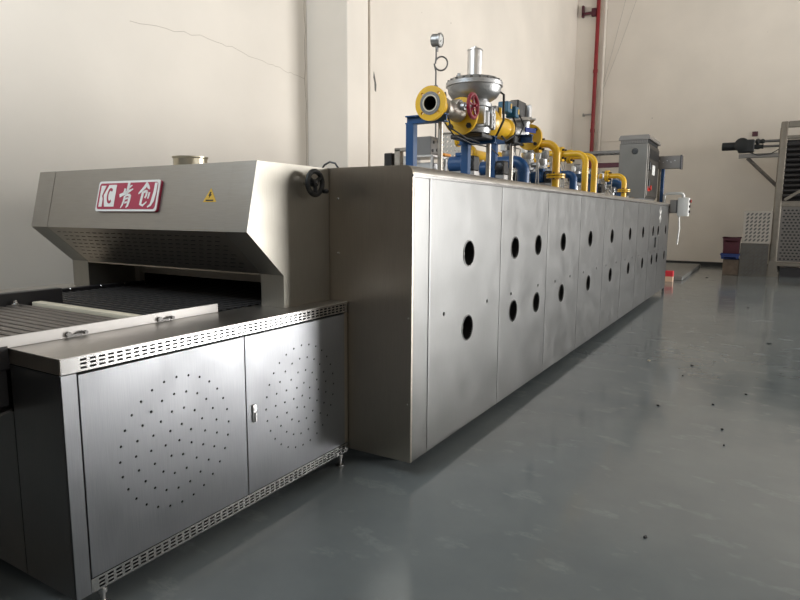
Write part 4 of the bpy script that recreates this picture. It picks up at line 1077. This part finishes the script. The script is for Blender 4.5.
# ------------------------------------------------------------------ fittings on the walls
q = MB(); q.cyl((-5.16, 21.02, 0), (-5.16, 21.02, ZC), .062, 16)
for z in (2.2, 4.3, 6.2, 8.6): q.lathe((-5.16, 21.02, z), (0, 0, 1), [(0, .078), (.1, .078)], 16)
tag(q.build('fire_pipe', 'redpipe', loc=(-5.16, 21.02, 0)), 'red vertical pipe in the far corner of the hall', 'pipe')
q = MB(); q.cyl((-5.0, 21.3, 0), (-5.0, 21.3, ZC), .05, 12)
for z in (3.2, 5.2, 7.0, 8.2): q.lathe((-5.0, 21.3, z), (0, 0, 1), [(0, .068), (.12, .068)], 12)
tag(q.build('drain_pipe', 'wall', loc=(-5.0, 21.3, 0)), 'cream painted pipe right beside the red corner pipe', 'pipe')
q = MB(); q.box(-5.66, -5.24, 20.95, 21.03, 8.05, 8.13, .005); q.box(-5.68, -5.62, 20.95, 21.1, 8.0, 8.35); q.box(-5.36, -5.22, 20.93, 21.08, 7.98, 8.22, .01)
tag(q.build('pipe_bracket', 'maroon', loc=(-5.45, 21.0, 8.0)), 'dark rusty bracket high up holding the red corner pipe', 'bracket')
q = MB(); q.box(-5.50, -5.22, 20.96, 21.02, 4.86, 4.90, .004); q.box(-5.50, -5.46, 20.96, 21.1, 4.84, 4.92)
tag(q.build('pipe_clamp', 'cable', loc=(-5.4, 21.0, 4.86)), 'small grey clamp low on the red corner pipe', 'bracket')
for i, (a, lb) in enumerate((((-4.415, 8.434), 'left one of two thin wires hanging on the back wall'), ((-4.10, 8.388), 'right one of two thin wires hanging on the back wall'))):
    q = MB(); z_ = 9.6; s_ = (a[0]+5.05)/(8.4-5.54)
    q.tube([(-5.05+.02*i+s_*(z_-5.54), 21.37, z_), (-5.02+.05*i+s_*1.4, 21.37, 7.0), (-5.05+.02*i, 21.37, 5.54)], .004, 5)
    tag(q.build('hanging_wire', 'cable', loc=(-4.9, 21.37, 5.5)), lb, 'wire', 'thin wires on the back wall')
q = MB(); q.cyl((-5.80, 8.56, 0), (-5.80, 8.56, ZC), .022, 12); tag(q.build('wall_conduit', 'cable', loc=(-5.80, 8.56, 0)), 'grey conduit running up the wall beside the near pilaster', 'conduit')
q = MB(); q.cyl((-5.80, 8.66, 0), (-5.80, 8.66, ZC), .028, 12); tag(q.build('wall_conduit', 'wall', loc=(-5.80, 8.66, 0)), 'cream painted conduit just right of the grey one', 'conduit')
q = MB(); q.box(-.53, -.38, 21.36, 21.40, 3.93, 4.07, .005); tag(q.build('wall_socket', 'maroon', loc=(-.455, 21.38, 3.93)), 'small dark box on the back wall above the drive motor', 'box')
q = MB(); q.plate([(8.85, 3.92), (8.88, 3.86), (8.93, 3.72), (8.92, 3.60), (8.88, 3.62), (8.87, 3.75), (8.84, 3.82)], [], lambda u, v: (XL+.004, u, v), (-.003, 0, 0))
struct(q.build('wall_scar', 'castdark', smooth=0))
# chips of debris on the floor
for i, (x, y, s_, lb) in enumerate((
        (-.63, 5.15, .022, 'dark chip alone in the middle of the open floor, left of the other mid-floor chips'), (-.375, 2.927, .018, 'dark chip nearest the camera, low in the floor foreground'),
        (-.53, 6.77, .030, 'larger dark chip of a close pair out on the floor, the farther one'), (-.946, 6.76, .028, 'pale chip standing out on the floor beside the oven middle'),
        (-.564, 6.28, .022, 'smaller dark chip of a close pair on the floor, the nearer one'), (-.248, 5.42, .020, 'dark chip at the top of a line of three on the right-hand floor'),
        (-.149, 4.80, .018, 'dark chip in the middle of a line of three on the right-hand floor'), (-.119, 4.46, .018, 'dark chip at the bottom of a line of three on the right-hand floor'),
        (-.024, 5.89, .020, 'dark chip right of the line of three on the floor'), (.159, 8.49, .045, 'flat dark scrap on the floor near the right edge'),
        (-.132, 11.73, .045, 'dark scrap on the floor out in front of the crates'), (-1.15, 17.1, .06, 'dark scrap on the floor near the low platform'))):
    q = MB(); q.obox((x, y, .006), (s_, s_*.6, .012), (0, 0, i*1.1), .002)
    tag(q.build('debris_chip', 'rubber' if i != 3 else 'cream', loc=(x, y, 0)), lb, 'debris', 'chips of debris on the floor')

# ------------------------------------------------------------------ daylight lamps in the unseen windows
def area(name, loc, rot, sx, sy, power, col):
    l = bpy.data.lights.new(name, 'AREA'); l.shape = 'RECTANGLE'; l.size = sx; l.size_y = sy; l.energy = power; l.color = col
    o = bpy.data.objects.new(name, l); C.objects.link(o); o.location = loc; o.rotation_euler = rot; return o
for i, (a, b, c, d) in enumerate(RW):
    area('unseen_window_lamp', (XR+.14, (a+b)/2, (c+d)/2), (0, PI/2, 0), d-c, b-a, (110, 2250)[i], (1, .99, .97))  # first lamp added for the left wall, second fills the inferred opening
for a, b, c, d in FW:
    area('unseen_window_lamp', ((a+b)/2, YF-.14, (c+d)/2), (PI/2, 0, 0), b-a, d-c, 235, (.80, .91, 1))  # added lamp, brightens the left wall from behind the camera
w = bpy.data.worlds.new('World'); bpy.context.scene.world = w; w.use_nodes = True
w.node_tree.nodes['Background'].inputs['Color'].default_value = (.8, .88, 1, 1)
w.node_tree.nodes['Background'].inputs['Strength'].default_value = .35

# ------------------------------------------------------------------ camera
cam = bpy.data.cameras.new('Camera'); co = bpy.data.objects.new('Camera', cam); C.objects.link(co)
cam.sensor_fit = 'HORIZONTAL'; cam.sensor_width = 36; cam.lens = 602.69/800*36
yaw, pitch, roll = .5398, -.14, .0065
F_ = V((-math.sin(yaw)*math.cos(pitch), math.cos(yaw)*math.cos(pitch), math.sin(pitch)))
R_ = V((math.cos(yaw), math.sin(yaw), 0)); U_ = R_.cross(F_)
R2 = R_*math.cos(roll)+U_*math.sin(roll); U2 = -R_*math.sin(roll)+U_*math.cos(roll)
co.matrix_world = Matrix(((R2.x, U2.x, -F_.x, 0), (R2.y, U2.y, -F_.y, 0), (R2.z, U2.z, -F_.z, 1.526), (0, 0, 0, 1)))
cam.clip_start = .05; cam.clip_end = 100
sc = bpy.context.scene; sc.camera = co
sc.view_settings.view_transform = 'Standard'; sc.view_settings.look = 'None'; sc.view_settings.gamma = 1
sc.view_settings.use_curve_mapping = False
sc.view_settings.exposure = 0.45
